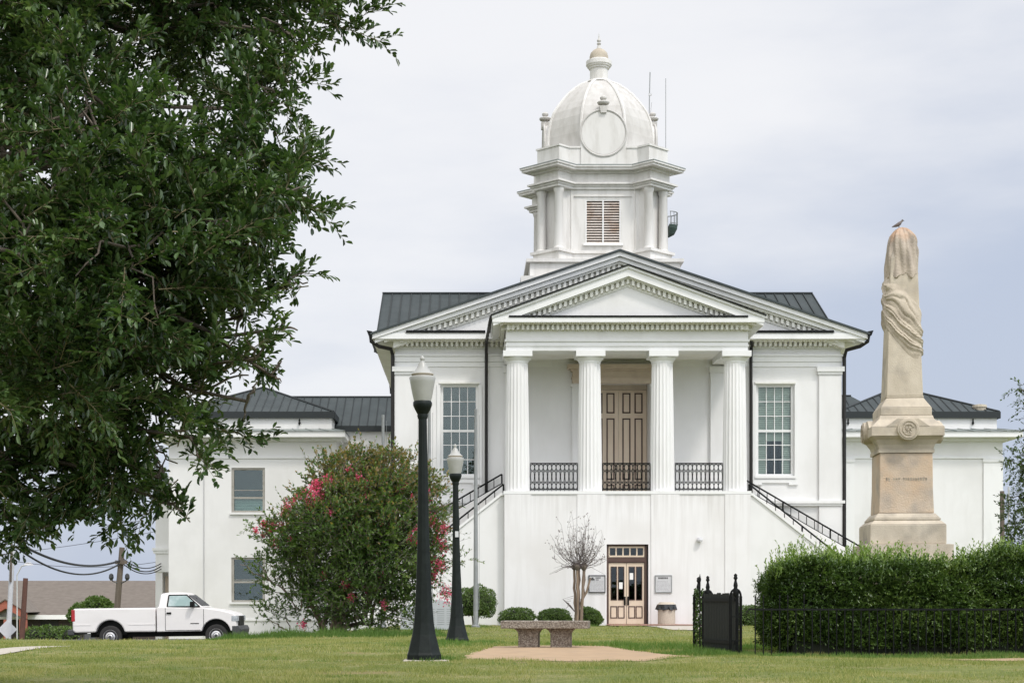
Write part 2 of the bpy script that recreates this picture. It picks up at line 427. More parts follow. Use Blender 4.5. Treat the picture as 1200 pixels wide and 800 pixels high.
M['myrtle'] = leaf_mat('crape_myrtle_leaves', [(0.034, 0.074, 0.020), (0.066, 0.125, 0.030), (0.115, 0.180, 0.046), (0.17, 0.215, 0.065)], 0.5, 0.28, 0.35, 0.9)
M['bronze_leaf'] = leaf_mat('bronze_tinted_leaves', [(0.13, 0.125, 0.042), (0.22, 0.165, 0.065), (0.30, 0.19, 0.10)], 0.5, 0.32, 0.4, 1.5)
M['petal'] = leaf_mat('crape_myrtle_petals', [(0.52, 0.05, 0.13), (0.70, 0.11, 0.23), (0.82, 0.26, 0.38)], 0.6, 0.25, 0.3)
M['hedge'] = leaf_mat('hedge_leaves', [(0.020, 0.042, 0.010), (0.048, 0.092, 0.020), (0.095, 0.155, 0.036), (0.20, 0.265, 0.075)], 0.34, 0.20, 0.55, 1.5)
M['sprig'] = leaf_mat('new_hedge_growth', [(0.12, 0.20, 0.04), (0.19, 0.28, 0.065), (0.29, 0.36, 0.11)], 0.45, 0.3, 0.5, 2)
M['shrub'] = leaf_mat('boxwood_leaves', [(0.045, 0.085, 0.020), (0.085, 0.140, 0.032), (0.14, 0.20, 0.055)], 0.5, 0.25, 0.4, 2)
M['core'] = mat('shade_core', (0.012, 0.016, 0.008), (0.022, 0.024, 0.014), 6, 1.0)  # near-black solid filler; the shade inside the foliage is put in its colour
M['farleaf'] = leaf_mat('distant_leaves', [(0.035, 0.065, 0.018), (0.065, 0.105, 0.030), (0.105, 0.150, 0.045)], 0.6, 0.2, 0.3)
M['blade'] = leaf_mat('grass_blades', [(0.110, 0.145, 0.036), (0.195, 0.228, 0.066), (0.31, 0.305, 0.120), (0.44, 0.37, 0.19)], 0.6, 0.3, 0.2, 0.75)
M['weed'] = leaf_mat('tall_weeds', [(0.070, 0.135, 0.028), (0.105, 0.185, 0.042), (0.16, 0.235, 0.065)], 0.6, 0.3, 0.2, 1.2)

# bench: exposed aggregate
m, n, l, b = new_mat('exposed_aggregate')
tc = n.new('ShaderNodeTexCoord'); vo = n.new('ShaderNodeTexVoronoi'); vo.inputs['Scale'].default_value = 55
l.new(tc.outputs['Object'], vo.inputs['Vector'])
rp = n.new('ShaderNodeValToRGB'); e = rp.color_ramp.elements
e[0].color = (0.12, 0.098, 0.08, 1); e[1].color = (0.34, 0.305, 0.26, 1); q = e.new(0.5); q.color = (0.21, 0.175, 0.14, 1)
sx = n.new('ShaderNodeSeparateColor'); l.new(vo.outputs['Color'], sx.inputs[0]); l.new(sx.outputs[0], rp.inputs['Fac'])
l.new(rp.outputs['Color'], b.inputs['Base Color'])
bp = n.new('ShaderNodeBump'); bp.inputs['Strength'].default_value = 0.7; bp.inputs['Distance'].default_value = 0.01
l.new(vo.outputs['Distance'], bp.inputs['Height']); l.new(bp.outputs['Normal'], b.inputs['Normal'])
b.inputs['Roughness'].default_value = 0.9
M['aggregate'] = m

# lamp globe: milky acrylic
m, n, l, b = new_mat('milky_acrylic')
b.inputs['Base Color'].default_value = (0.66, 0.655, 0.60, 1); b.inputs['Roughness'].default_value = 0.35
t = n.new('ShaderNodeTexNoise'); t.inputs['Scale'].default_value = 5; tc = n.new('ShaderNodeTexCoord'); l.new(tc.outputs['Object'], t.inputs['Vector'])
mx = n.new('ShaderNodeMix'); mx.data_type = 'RGBA'; mx.inputs['A'].default_value = (0.43, 0.43, 0.405, 1); mx.inputs['B'].default_value = (0.31, 0.31, 0.29, 1)
l.new(t.outputs['Fac'], mx.inputs['Factor']); l.new(mx.outputs['Result'], b.inputs['Base Color'])
M['globe'] = m

# lawn: patchy mown grass with dry and bare patches
m, n, l, b = new_mat('lawn_turf')
tc = n.new('ShaderNodeTexCoord')
def nz(s, d=6):
    t = n.new('ShaderNodeTexNoise'); t.inputs['Scale'].default_value = s; t.inputs['Detail'].default_value = d
    l.new(tc.outputs['Object'], t.inputs['Vector']); return t
def mixc(a, bcol, fac, lo, hi):
    r = n.new('ShaderNodeMapRange'); r.inputs['From Min'].default_value = lo; r.inputs['From Max'].default_value = hi
    l.new(fac, r.inputs['Value'])
    x = n.new('ShaderNodeMix'); x.data_type = 'RGBA'; x.inputs['B'].default_value = (*bcol, 1)
    l.new(r.outputs['Result'], x.inputs['Factor'])
    if isinstance(a, tuple): x.inputs['A'].default_value = (*a, 1)
    else: l.new(a, x.inputs['A'])
    return x.outputs['Result']
c = mixc((0.125, 0.155, 0.045), (0.20, 0.21, 0.075), nz(0.55).outputs['Fac'], 0.35, 0.65)
c = mixc(c, (0.30, 0.26, 0.13), nz(0.9).outputs['Fac'], 0.48, 0.72)
c = mixc(c, (0.085, 0.115, 0.03), nz(9).outputs['Fac'], 0.45, 0.75)
c = mixc(c, (0.28, 0.19, 0.12), nz(0.37).outputs['Fac'], 0.62, 0.75)
l.new(c, b.inputs['Base Color']); b.inputs['Roughness'].default_value = 0.95; b.inputs['Specular IOR Level'].default_value = 0.1
bp = n.new('ShaderNodeBump'); bp.inputs['Strength'].default_value = 0.6; bp.inputs['Distance'].default_value = 0.03
l.new(nz(25).outputs['Fac'], bp.inputs['Height']); l.new(bp.outputs['Normal'], b.inputs['Normal'])
M['lawn'] = m

# ------------------------------------------------------------------ ground
def axis_list(segs):
    out = []
    for a, b_, n_ in segs: out += list(np.linspace(a, b_, n_, endpoint=False))
    return out + [segs[-1][1]]
gx = axis_list([(-4000, -400, 6), (-400, -40, 12), (-40, -16, 24), (-16, 16, 80), (16, 40, 24), (40, 400, 12), (400, 4000, 6)])
gy = axis_list([(-300, -20, 8), (-20, 6, 10), (6, 70, 150), (70, 130, 40), (130, 500, 20), (500, 5000, 10)])
GX, GY = np.meshgrid(gx, gy)
V = np.stack([GX, GY, ground(GX, GY)], -1).reshape(-1, 3)
nx, ny = len(gx), len(gy)
I = np.arange((ny - 1) * (nx - 1)); a = (I // (nx - 1)) * nx + I % (nx - 1)
F = np.stack([a, a + 1, a + nx + 1, a + nx], 1)
setp(np_obj('lawn', V, F, M['lawn'], smooth=True), kind='structure')


def sheet(name, poly, mt, lift=0.004, dens=0.5):
    """a flat patch that follows the ground"""
    bm = bmesh.new()
    vs = [bm.verts.new((x, y, 0)) for x, y in poly]
    bm.faces.new(vs)
    x0 = min(p[0] for p in poly); x1 = max(p[0] for p in poly); y0 = min(p[1] for p in poly); y1 = max(p[1] for p in poly)
    for k in range(1, int((x1 - x0) / dens) + 1):
        g = bm.verts[:] + bm.edges[:] + bm.faces[:]
        bmesh.ops.bisect_plane(bm, geom=g, plane_co=(x0 + k * dens, 0, 0), plane_no=(1, 0, 0))
    for k in range(1, int((y1 - y0) / dens) + 1):
        g = bm.verts[:] + bm.edges[:] + bm.faces[:]
        bmesh.ops.bisect_plane(bm, geom=g, plane_co=(0, y0 + k * dens, 0), plane_no=(0, 1, 0))
    for v in bm.verts: v.co.z = gz(v.co.x, v.co.y) + lift
    bmesh.ops.recalc_face_normals(bm, faces=bm.faces)
    me = bpy.data.meshes.new(name); bm.to_mesh(me); bm.free(); me.materials.append(mt)
    if len(me.polygons) and me.polygons[0].normal.z < 0: me.flip_normals()
    o = bpy.data.objects.new(name, me); col.objects.link(o)
    return setp(o, kind='structure')


def ragged(poly, amp, step, seed):
    rnd = random.Random(seed); out = []
    for i, p in enumerate(poly):
        q = poly[(i + 1) % len(poly)]; L = math.hypot(q[0] - p[0], q[1] - p[1]); k = max(1, int(L / step))
        for j in range(k):
            t = j / k; out.append((p[0] + (q[0] - p[0]) * t + rnd.uniform(-amp, amp), p[1] + (q[1] - p[1]) * t + rnd.uniform(-amp, amp) * 1.6))
    return out

BENCH_PATH = [(-0.22, 22.0), (1.0, 21.6), (2.3, 21.8), (3.15, 23.2), (2.75, 26.0), (2.4, 28.7), (0.4, 28.9), (0.15, 25.5)]
GATE_PATH = [(6.3, 22.4), (9.5, 22.6), (9.5, 21.4), (7.1, 21.6)]
sheet('sandy_path', ragged(BENCH_PATH, 0.06, 0.35, 3), M['path'], 0.006)
sheet('garden_path', ragged(GATE_PATH, 0.05, 0.35, 4), M['path'], 0.006)
sheet('brick_paving', [(5.0, 57.4), (8.2, 57.4), (8.2, 59.98), (5.0, 59.98)], M['paving'], 0.035)
sheet('entrance_walk', [(6.2, 50.0), (8.4, 50.0), (8.4, 57.38), (6.2, 57.38)], M['walk'], 0.02)
sheet('concrete_walk', [(-8.2, 21.5), (-6.8, 23.3), (-7.05, 29.2), (-7.7, 29.4), (-7.55, 26.0)], M['walk'], 0.012)
sheet('parking_area', [(-40, 48.5), (-5.4, 48.5), (-5.4, 60), (-16, 70), (-40, 70)], M['asphalt'], 0.006, 1.0)
# ------------------------------------------------------------------ the courthouse
CX = 5.79                      # axis of the front block
YP, YM, YT, YW = 60.0, 63.84, 73.2, 80.0   # porch front, main wall, tower centre, wing fronts
court = thing('courthouse', (CX, 63.84, 0.0), 'white domed courthouse with columned porch, clock tower stage and low side wings', 'courthouse', in_world=True)


def wall_open(mb, x0, x1, z0, z1, yf, t, ops):
    """wall slab facing -y with rectangular openings (xa, xb, za, zb) and their reveals"""
    xs = sorted({x0, x1, *[v for o in ops for v in o[:2]]}); zs = sorted({z0, z1, *[v for o in ops for v in o[2:]]})
    solid = lambda i, k: 0 <= i < len(xs) - 1 and 0 <= k < len(zs) - 1 and not any(o[0] - 1e-6 <= xs[i] and xs[i + 1] <= o[1] + 1e-6 and o[2] - 1e-6 <= zs[k] and zs[k + 1] <= o[3] + 1e-6 for o in ops)
    for i in range(len(xs) - 1):
        for k in range(len(zs) - 1):
            if not solid(i, k): continue
            a, b_, c_, d = xs[i], xs[i + 1], zs[k], zs[k + 1]
            for y, fl in ((yf, 0), (yf + t, 1)):
                q = [(a, y, c_), (b_, y, c_), (b_, y, d), (a, y, d)]
                mb.add(q[::-1] if fl else q, [(0, 1, 2, 3)])
            if not solid(i - 1, k): mb.add([(a, yf, c_), (a, yf + t, c_), (a, yf + t, d), (a, yf, d)], [(0, 1, 2, 3)])
            if not solid(i + 1, k): mb.add([(b_, yf, c_), (b_, yf + t, c_), (b_, yf + t, d), (b_, yf, d)], [(0, 1, 2, 3)])
            if not solid(i, k - 1): mb.add([(a, yf, c_), (b_, yf, c_), (b_, yf + t, c_), (a, yf + t, c_)], [(0, 1, 2, 3)])
            if not solid(i, k + 1): mb.add([(a, yf, d), (b_, yf, d), (b_, yf + t, d), (a, yf + t, d)], [(0, 1, 2, 3)])
    return mb


# ---- main block walls
WIN = [(-1.02, 0.25), (11.28, 12.55)]          # glass of the two tall windows
WZ = (5.70, 9.09)
REC = (4.53, 7.05, 4.78, 9.30)                 # recess of the balcony door
mb = MB()
wall_open(mb, -2.89, 14.47, -0.6, 10.9, YM, 0.45, [(w[0] - .10, w[1] + .10, WZ[0] - .08, WZ[1] + .08) for w in WIN] + [REC])
mb.build('wall', M['white'], court)
for a in ((-2.89, -2.45, YM + .46, 80.6), (14.03, 14.47, YM + .46, 80.6), (-2.44, 14.02, 80.2, 80.6)): MB().box(*a, -0.6, 10.9).build('wall', M['white'], court)
mb = MB(); mb.box(4.3, 4.53, YM + .46, 65.4, 4.6, 9.4); mb.box(7.05, 7.28, YM + .46, 65.4, 4.6, 9.4); mb.box(4.3, 7.28, YM + .46, 65.4, 9.301, 9.5)
mb.build('door_recess', M['white'], court)
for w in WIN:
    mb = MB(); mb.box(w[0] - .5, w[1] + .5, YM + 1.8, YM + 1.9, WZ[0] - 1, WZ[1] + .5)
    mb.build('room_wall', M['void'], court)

# corner pilasters with caps, and the water table
for x0, x1 in ((-2.91, -2.03), (13.61, 14.49)):
    mb = MB(); mb.box(x0, x1, YM - .10, YM - .004, 4.66, 9.55); mb.box(x0 - .0, x1, YM - .10, YM - .004, -0.6, 4.44)
    p = mb.build('pilaster', M['white'], court)
    c_ = MB(); c_.box(x0 - .05, x1 + .05, YM - .15, YM - .003, 9.56, 9.66); c_.box(x0 - .09, x1 + .09, YM - .20, YM - .002, 9.663, 9.855)
    c_.build('capital', M['trim'], p)
mb = MB(); mb.box(-3.02, 14.60, YM - .20, YM - .001, 4.54, 4.655); mb.box(-2.97, 14.55, YM - .15, YM - .002, 4.45, 4.538)
mb.build('water_table', M['trim'], court)
mb = MB()
mb.box(-2.93, 14.51, YM - .04, YM - .002, 9.86, 10.05); mb.box(-2.96, 14.54, YM - .08, YM - .003, 10.053, 10.26); mb.box(-3.0, 14.58, YM - .13, YM - .004, 10.263, 10.34)
mb.box(-2.98, 14.56, YM - .06, YM - .005, 10.56, 10.64)
mb.build('entablature', M['trim'], court)

# main cornice and pediment
def chevron(mb, apex, half, slope, t0, t1, y0, y1):
    za, zb = apex - t0, apex - t1
    l, r = CX - half, CX + half
    mb.prism([(l, za - half * slope), (CX, za), (CX, zb), (l, zb - half * slope)], y0, y1, 'y')
    mb.prism([(CX, za), (r, za - half * slope), (r, zb - half * slope), (CX, zb)], y0, y1, 'y')
    return mb


def rake_dentils(mb, apex, half, slope, t0, t1, y0, y1, step, w):
    k = int(half / step)
    for i in range(-k, k + 1):
        x = i * step
        za = apex - abs(x) * slope
        s_ = -slope if x > 0 else slope
        xa, xb = CX + x - w / 2, CX + x + w / 2
        dz = s_ * w / 2
        mb.prism([(xa, za - t0 - dz), (xb, za - t0 + dz), (xb, za - t1 + dz), (xa, za - t1 - dz)], y0, y1, 'y')
    return mb


AP, SL, HW = 14.26, 0.335, 9.53
chevron(MB(), AP, HW, SL, 0.08, 0.25, 62.98, YM + .3).build('raking_cornice', M['trim'], court)
mb = chevron(MB(), AP, HW - .10, SL, 0.25, 0.42, 63.10, YM + .3)
mb.build('raking_fascia', M['trim'], court)
mb = chevron(MB(), AP, HW - .45, SL, 0.42, 0.50, 63.20, YM + .2); rake_dentils(mb, AP, HW - 1.1, SL, 0.50, 0.70, 63.26, 63.46, 0.21, 0.105)
mb.build('raking_dentils', M['dentil'], court)
chevron(MB(), AP, HW - .8, SL, 0.503, 0.80, 63.40, YM + .2).build('raking_bed_mould', M['dentil'], court)
MB().prism([(CX - HW + .7, 11.0), (CX + HW - .7, 11.0), (CX, 11.0 + (HW - .7) * SL)], 63.44, YM + .25, 'y').build('tympanum', M['white'], court)
mb = MB(); mb.box(-3.74, 15.32, 63.03, YM + .2, 10.83, 11.05)
mb.build('cornice', M['trim'], court)
mb = MB(); mb.box(-3.45, 15.03, 63.25, YM - .002, 10.795, 10.828)
mb.build('cornice_soffit', M['soffit'], court)
mb = MB()
x = -2.85
while x < 14.45:
    mb.box(x, x + .10, 63.48, YM - .06, 10.63, 10.794); x += 0.193
mb.box(-2.93, 14.51, YM - .058, YM - .004, 10.645, 10.79)
mb.build('cornice_dentils', M['dentil'], court)
for a, b_ in ((-2.43, 0.62), (10.96, 14.02)): MB().box(a, b_, 62.99, 63.7, 11.053, 11.15).build('cornice_flashing', M['dark'], court)
# side eaves
for a, b_ in ((-3.74, -2.892), (14.472, 15.32)): MB().box(a, b_, YM + .21, 80.6, 10.83, 11.05).build('side_eave', M['soffit'], court)
for sx in (-1, 1):
    X = lambda d: CX + sx * d
    g = MB().prism([(X(9.52), 10.86), (X(9.52), 11.10), (X(9.74), 11.14), (X(9.66), 10.94)], 62.93, 67.3, 'y')
    g.build('gutter', M['dark'], court)

# roofs
mb = MB()
for sx in (-1, 1):
    mb.prism([(CX, AP), (CX + sx * (HW + .06), AP - (HW + .06) * SL), (CX + sx * (HW + .06), AP - (HW + .06) * SL - .079), (CX, AP - .079)], 62.90, 74.2, 'y')
mb.build('front_roof', M['roof'], court)
RY0, RY1, RZ0, RZ1 = 67.3, 74.1, 11.05, 14.62
mb = MB(); mb.prism([(RY0, RZ0), (RY1, RZ1), (2 * RY1 - RY0, RZ0), (2 * RY1 - RY0, RZ0 - .1), (RY1, RZ1 - .1), (RY0, RZ0 - .1)], -3.92, 15.50, 'x')
rf = mb.build('cross_roof', M['roof'], court)
mb = MB(); sl = (RZ1 - RZ0) / (RY1 - RY0)
x = -3.90
while x < 15.5:
    mb.add([(x - .018, RY0, RZ0), (x + .018, RY0, RZ0), (x + .018, RY1, RZ1), (x - .018, RY1, RZ1), (x - .018, RY0 - .02, RZ0 + .05), (x + .018, RY0 - .02, RZ0 + .05), (x + .018, RY1 - .02, RZ1 + .05), (x - .018, RY1 - .02, RZ1 + .05)],
           [(0, 3, 2, 1), (4, 5, 6, 7), (0, 1, 5, 4), (1, 2, 6, 5), (2, 3, 7, 6), (3, 0, 4, 7)]); x += 0.431
mb.box(-3.93, 15.51, RY1 - .09, RY1 + .09, RZ1 - .02, RZ1 + .06)
mb.build('roof_seams', M['seam'], rf)
MB().prism([(RY0 + .3, 11.0), (RY1, RZ1 - .12), (2 * RY1 - RY0 - .3, 11.0)], -2.9, 14.48, 'x').build('attic_wall', M['white'], court)

# tall windows of the front block
def sash_window(x0, x1, z0, z1, y, cols, rows, rail_z, frame_m, bar=0.028, fr=0.10, blinds=(), sill=True, lintel=True, wallY=None, glass='glass', parent=None, depth=0.12):
    """sash window: frame and glazing bars are the window, pane, sill, lintel and blind its pieces"""
    mb = MB()
    mb.box(x0 - fr, x0, y, y + depth, z0 - fr * .8, z1 + fr * .8); mb.box(x1, x1 + fr, y, y + depth, z0 - fr * .8, z1 + fr * .8)
    mb.box(x0, x1, y + .002, y + depth, z0 - fr * .8, z0); mb.box(x0, x1, y + .002, y + depth, z1, z1 + fr * .8)
    for i in range(1, cols):
        x = x0 + (x1 - x0) * i / cols; mb.box(x - bar / 2, x + bar / 2, y + .03, y + .075, z0, z1)
    for k in range(1, rows):
        z = z0 + (z1 - z0) * k / rows
        if abs(z - rail_z) > .05: mb.box(x0, x1, y + .034, y + .07, z - bar / 2, z + bar / 2)
    mb.box(x0, x1, y + .012, y + .09, rail_z - .045, rail_z + .045)
    w = mb.build('window', frame_m, parent or court)
    MB().box(x0 - .01, x1 + .01, y + .078, y + .086, z0 - .01, z1 + .01).build('pane', M[glass], w)
    wy = y if wallY is None else wallY
    if sill:
        s_ = MB(); s_.box(x0 - fr - .06, x1 + fr + .06, wy - .10, y + .0, z0 - fr * .8 - .10, z0 - fr * .8 - .003)
        s_.build('sill', frame_m if frame_m is M['wood_frame'] and False else M['trim'], w)
    if lintel:
        s_ = MB(); s_.box(x0 - fr - .06, x1 + fr + .06, wy - .09, wy - .003, z1 + fr * .8 + .03, z1 + fr * .8 + .10)
        s_.build('lintel', M['dentil'], w)
    for za, zb, xa, xb in blinds:
        s_ = MB(); k = int((zb - za) / .07)
        for i in range(k):
            z = za + (zb - za) * (i + .5) / k
            s_.add([(xa, y + .20, z - .03), (xb, y + .20, z - .03), (xb, y + .24, z + .032), (xa, y + .24, z + .032)], [(0, 1, 2, 3)])
        s_.build('blind', M['blind'], w)
    return w


sash_window(WIN[0][0], WIN[0][1], *WZ, YM + .10, 4, 6, 7.38, M['trim'], wallY=YM)
x0, x1 = WIN[1]
sash_window(x0, x1, *WZ, YM + .10, 4, 6, 7.38, M['trim'], wallY=YM, glass='glass2',
            blinds=[(7.0, WZ[1], x0, x1), (WZ[0], 7.0, x0, x0 + .33), (WZ[0], 7.0, x1 - .33, x1)])
for w in WIN:
    mb = MB(); a, b_ = w[0] - .24, w[1] + .24
    mb.box(a, a + .12, YM - .05, YM - .002, WZ[0] - .2, WZ[1] + .09); mb.box(b_ - .12, b_, YM - .05, YM - .002, WZ[0] - .2, WZ[1] + .09)
    mb.box(a, b_, YM - .06, YM - .002, WZ[0] - .36, WZ[0] - .205); mb.box(a, a + .35, YM - .08, YM - .001, WZ[0] - .44, WZ[0] - .363); mb.box(b_ - .35, b_, YM - .08, YM - .001, WZ[0] - .44, WZ[0] - .363)
    mb.build('window_surround', M['trim'], court)

# ---- porch base
PX0, PX1, PZ = 1.281, 10.30, 4.78
DOOR = (5.03, 6.56, -0.10, 2.83)
mb = MB(); wall_open(mb, PX0, PX1, -0.6, 4.66, YP, 0.40, [DOOR]); mb.build('porch_base', M['base'], court)
for a, b_ in ((PX0, PX0 + .3), (PX1 - .3, PX1)): MB().box(a, b_, YP + .402, YM - .21, -0.6, 4.66).build('porch_side', M['base'], court)
MB().box(PX0 - .03, PX1 + .03, YP - .04, YM - .22, 4.663, PZ).build('porch_deck', M['trim'], court)
mb = MB()
for a, b_ in ((1.283, 2.27), (3.95, 4.985), (6.655, 7.69), (9.36, 10.298)):
    mb.box(a, b_, YP - .035, YP - .001, -0.6, 4.655)
mb.build('base_pilasters', M['base'], court)
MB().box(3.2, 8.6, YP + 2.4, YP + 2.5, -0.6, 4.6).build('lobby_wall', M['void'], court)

# lower entrance
mb = MB(); a, b_, zb, zt = DOOR
mb.box(a, a + .07, YP + .12, YP + .30, zb, zt); mb.box(b_ - .12, b_ - .05, YP + .12, YP + .30, zb, zt); mb.box(a, b_, YP + .12, YP + .30, zt - .07, zt - .001)
mb.box(a + .07, b_ - .12, YP + .125, YP + .30, 2.17, 2.36)
mb.build('entrance_frame', M['brown'], court)
mb = MB(); ta, tb = a + .08, b_ - .13
for z in (2.365, 2.70): mb.box(ta, tb, YP + .16, YP + .24, z, z + .06)
for i in range(6):
    x = ta + (tb - ta - .05) * i / 5; mb.box(x, x + .05, YP + .162, YP + .238, 2.425, 2.70)
tr = mb.build('transom_window', M['tan'], court)
MB().box(ta, tb, YP + .195, YP + .203, 2.40, 2.72).build('pane', M['dglass'], tr)
dw = (tb - ta) / 2
for k in range(2):
    xa = ta + k * dw + .008; xb = xa + dw - .016; y = YP + .17
    L = xb - xa; mg = L * .14; gap = L * .12; pw = (L - 2 * mg - gap) / 2
    c1 = (xa + mg, xa + mg + pw); c2 = (xb - mg - pw, xb - mg)
    mb = MB(); wall_open(mb, xa, xb, -0.085, 2.15, y, .06, [(c[0], c[1], .80, 2.00) for c in (c1, c2)])
    lf = mb.build('entrance_door', M['tan'], court)
    p = MB(); q = MB()
    for c in (c1, c2):
        p.box(c[0] - .005, c[1] + .005, y + .028, y + .036, .795, 2.005)
        for u, v, s_, t_ in ((c[0] - .03, c[1] + .03, .12, .155), (c[0] - .03, c[1] + .03, .535, .57)): q.box(u, v, y - .014, y - .001, s_, t_)
        for u in (c[0] - .03, c[1] - .005): q.box(u, u + .035, y - .013, y - .001, .156, .534)
        for u, v, s_, t_ in ((c[0] - .02, c[1] + .02, 1.995, 2.02), (c[0] - .02, c[1] + .02, .78, .805)): q.box(u, v, y - .012, y - .001, s_, t_)
        for u in (c[0] - .02, c[1] - .003): q.box(u, u + .023, y - .011, y - .001, .806, 1.994)
    p.build('pane', M['dglass'], lf); q.build('panel_mould', M['brown'], lf)
    hx = xb - .055 if k == 0 else xa + .055
    h = MB(); h.box(hx - .035, hx + .035, y - .02, y - .002, .60, .92); h.tube([(hx, y - .02, .66), (hx, y - .08, .68), (hx, y - .08, .84), (hx, y - .02, .86)], .014, 6)
    h.build('handle', M['dark'], lf)
    n_ = MB(); cc = c2 if k == 0 else c1; zz = 1.32 if k == 0 else 1.66
    n_.box(cc[0] + .02, cc[0] + .15, y + .012, y + .016, zz - .12, zz + .12); n_.build('notice', M['paper'], lf)
MB().box(a, b_, YP - .12, YP + .45, -0.16, -0.09).build('doorstep', M['paving'], court)

# ---- upper balcony door
mb = MB(); y = 64.95; xa, xb = 4.80, 7.02
mb.box(4.53, 4.80, y - .05, y + .1, PZ, 9.3); mb.box(xa, xb, y - .05, y + .1, 9.10, 9.30); mb.box(7.022, 7.05, y - .05, y + .1, PZ, 9.3)
mb.build('balcony_door_frame', M['taupe'], court)
for k in range(2):
    a_ = xa + k * 1.11 + .005; b2 = a_ + 1.10
    d = MB().box(a_, b2, y, y + .07, PZ + .01, 9.09).build('balcony_door', M['tan'], court)
    q = MB()
    for cxx in (a_ + .31, a_ + .79):
        for z0, z1 in ((4.95, 5.35), (5.55, 7.98), (8.18, 8.98)):
            u, v = cxx - .16, cxx + .16
            q.box(u, u + .05, y - .03, y - .001, z0, z1); q.box(v - .05, v, y - .03, y - .001, z0, z1)
            q.box(u + .05, v - .05, y - .028, y - .001, z0, z0 + .05); q.box(u + .05, v - .05, y - .028, y - .001, z1 - .05, z1)
    q.build('panel_mould', M['brown'], d)
    hx = b2 - .06 if k == 0 else a_ + .06
    MB().tube([(hx, y - .002, 5.9), (hx, y - .06, 5.92), (hx, y - .06, 6.1), (hx, y - .002, 6.12)], .015, 6).build('handle', M['dark'], d)
mb = MB(); mb.box(4.0, 4.52, YM - .14, YM - .002, PZ, 9.06); mb.box(7.06, 7.58, YM - .14, YM - .002, PZ, 9.06)
mb.box(3.95, 4.57, YM - .19, YM - .001, 9.06, 9.19); mb.box(7.01, 7.63, YM - .19, YM - .001, 9.06, 9.19)
mb.build('door_pilasters', M['white'], court)
mb = MB(); mb.box(4.0, 7.58, YM - .30, YM - .003, 9.193, 9.66); mb.box(3.93, 7.65, YM - .36, YM - .002, 9.663, 9.74); mb.box(3.80, 7.78, YM - .50, YM - .001, 9.743, 9.90)
mb.box(3.97, 7.61, YM - .33, YM - .004, 9.38, 9.43)
mb.build('door_entablature', M['taupe'], court)
for a_, b2 in ((1.38, 2.2), (9.38, 10.2)):
    mb = MB(); mb.box(a_, b2, YM - .14, YM - .002, PZ, 9.62); mb.box(a_ - .06, b2 + .06, YM - .20, YM - .001, 9.623, 9.86)
    mb.build('wall_pilaster', M['white'], court)

# ---- columns
YC = 60.55
for xc in (1.776, 4.452, 7.128, 9.804):
    rings = []; nfl = 20; n_ = nfl * 4
    for t in [0, .02, .2, .4, .6, .8, .97, 1.0]:
        z = PZ + .001 + t * (9.50 - PZ)
        r = .455 - .065 * (t ** 1.25)
        ring = []
        for i in range(n_):
            u = (i % 4) / 4
            fl = 1 - .075 * math.sin(math.pi * u) if 0 < t < 1 else .99
            th = 2 * math.pi * i / n_
            ring.append((xc + r * fl * math.cos(th), YC + r * fl * math.sin(th), z))
        rings.append(ring)
    cl = MB().loft(rings).build('column', M['white'], court)
    k = MB().lathe([(.39, 9.501), (.405, 9.53), (.40, 9.56), (.43, 9.60), (.50, 9.69), (.50, 9.715)], (xc, YC), 40)
    k.box(xc - .535, xc + .535, YC - .535, YC + .535, 9.72, 9.925)
    k.build('capital', M['trim'], cl, smooth=False)

# ---- porch entablature, ceiling, pediment, roof
E0, E1 = 1.35, 10.23
mb = MB()
mb.box(E0, E1, 60.13, 60.95, 9.93, 10.26); mb.box(E0, E0 + .8, 60.952, YM - .21, 9.93, 10.26); mb.box(E1 - .8, E1, 60.952, YM - .21, 9.93, 10.26)
mb.box(E0 - .05, E1 + .05, 60.08, 60.9, 10.263, 10.34)
mb.box(E0 - .05, E0 + .6, 60.902, YM - .14, 10.263, 10.34); mb.box(E1 - .6, E1 + .05, 60.902, YM - .14, 10.263, 10.34)
mb.box(E0 - .02, E1 + .02, 60.10, 60.128, 10.09, 10.15)
mb.build('porch_architrave', M['trim'], court)
mb = MB(); mb.box(E0, E1, 60.13, 60.9, 10.343, 10.86); mb.box(E0, E0 + .6, 60.902, YM - .1, 10.343, 10.86); mb.box(E1 - .6, E1, 60.902, YM - .1, 10.343, 10.86)
mb.build('porch_frieze', M['white'], court)
MB().box(E0 + .6, E1 - .6, 60.9, YM - .002, 10.12, 10.22).build('porch_ceiling', M['soffit'], court)
mb = MB()
x = E0 + .02
while x < E1 - .1:
    mb.box(x, x + .093, 59.90, 60.07, 10.67, 10.855); x += .182
y = 60.2
while y < YM - .9:
    mb.box(E0 - .17, E0 - .052, y, y + .093, 10.67, 10.855); mb.box(E1 + .052, E1 + .17, y, y + .093, 10.67, 10.855); y += .182
mb.box(E0 - .05, E1 + .05, 60.072, 60.128, 10.68, 10.856)
mb.build('porch_dentils', M['dentil'], court)
C0, C1 = .84, 10.74
mb = MB(); mb.box(C0, C1, 59.60, YM - .85, 10.89, 11.06)
mb.build('porch_cornice', M['trim'], court)
MB().box(C0 + .12, C1 - .12, 59.72, YM - .86, 10.862, 10.888).build('porch_soffit', M['soffit'], court)
AP2, SL2, HW2 = 12.99, 0.366, 4.97
mb = chevron(MB(), AP2, HW2, SL2, .05, .14, 59.56, YM - .02); mb.build('porch_raking_cornice', M['trim'], court)
mb = chevron(MB(), AP2, HW2 - .05, SL2, .14, .42, 59.63, YM - .025); mb.build('porch_raking_fascia', M['trim'], court)
mb = chevron(MB(), AP2, HW2 - .3, SL2, .42, .47, 59.74, 60.4); rake_dentils(mb, AP2, HW2 - .95, SL2, .47, .66, 59.80, 60.0, .19, .095)
mb.build('porch_raking_dentils', M['dentil'], court)
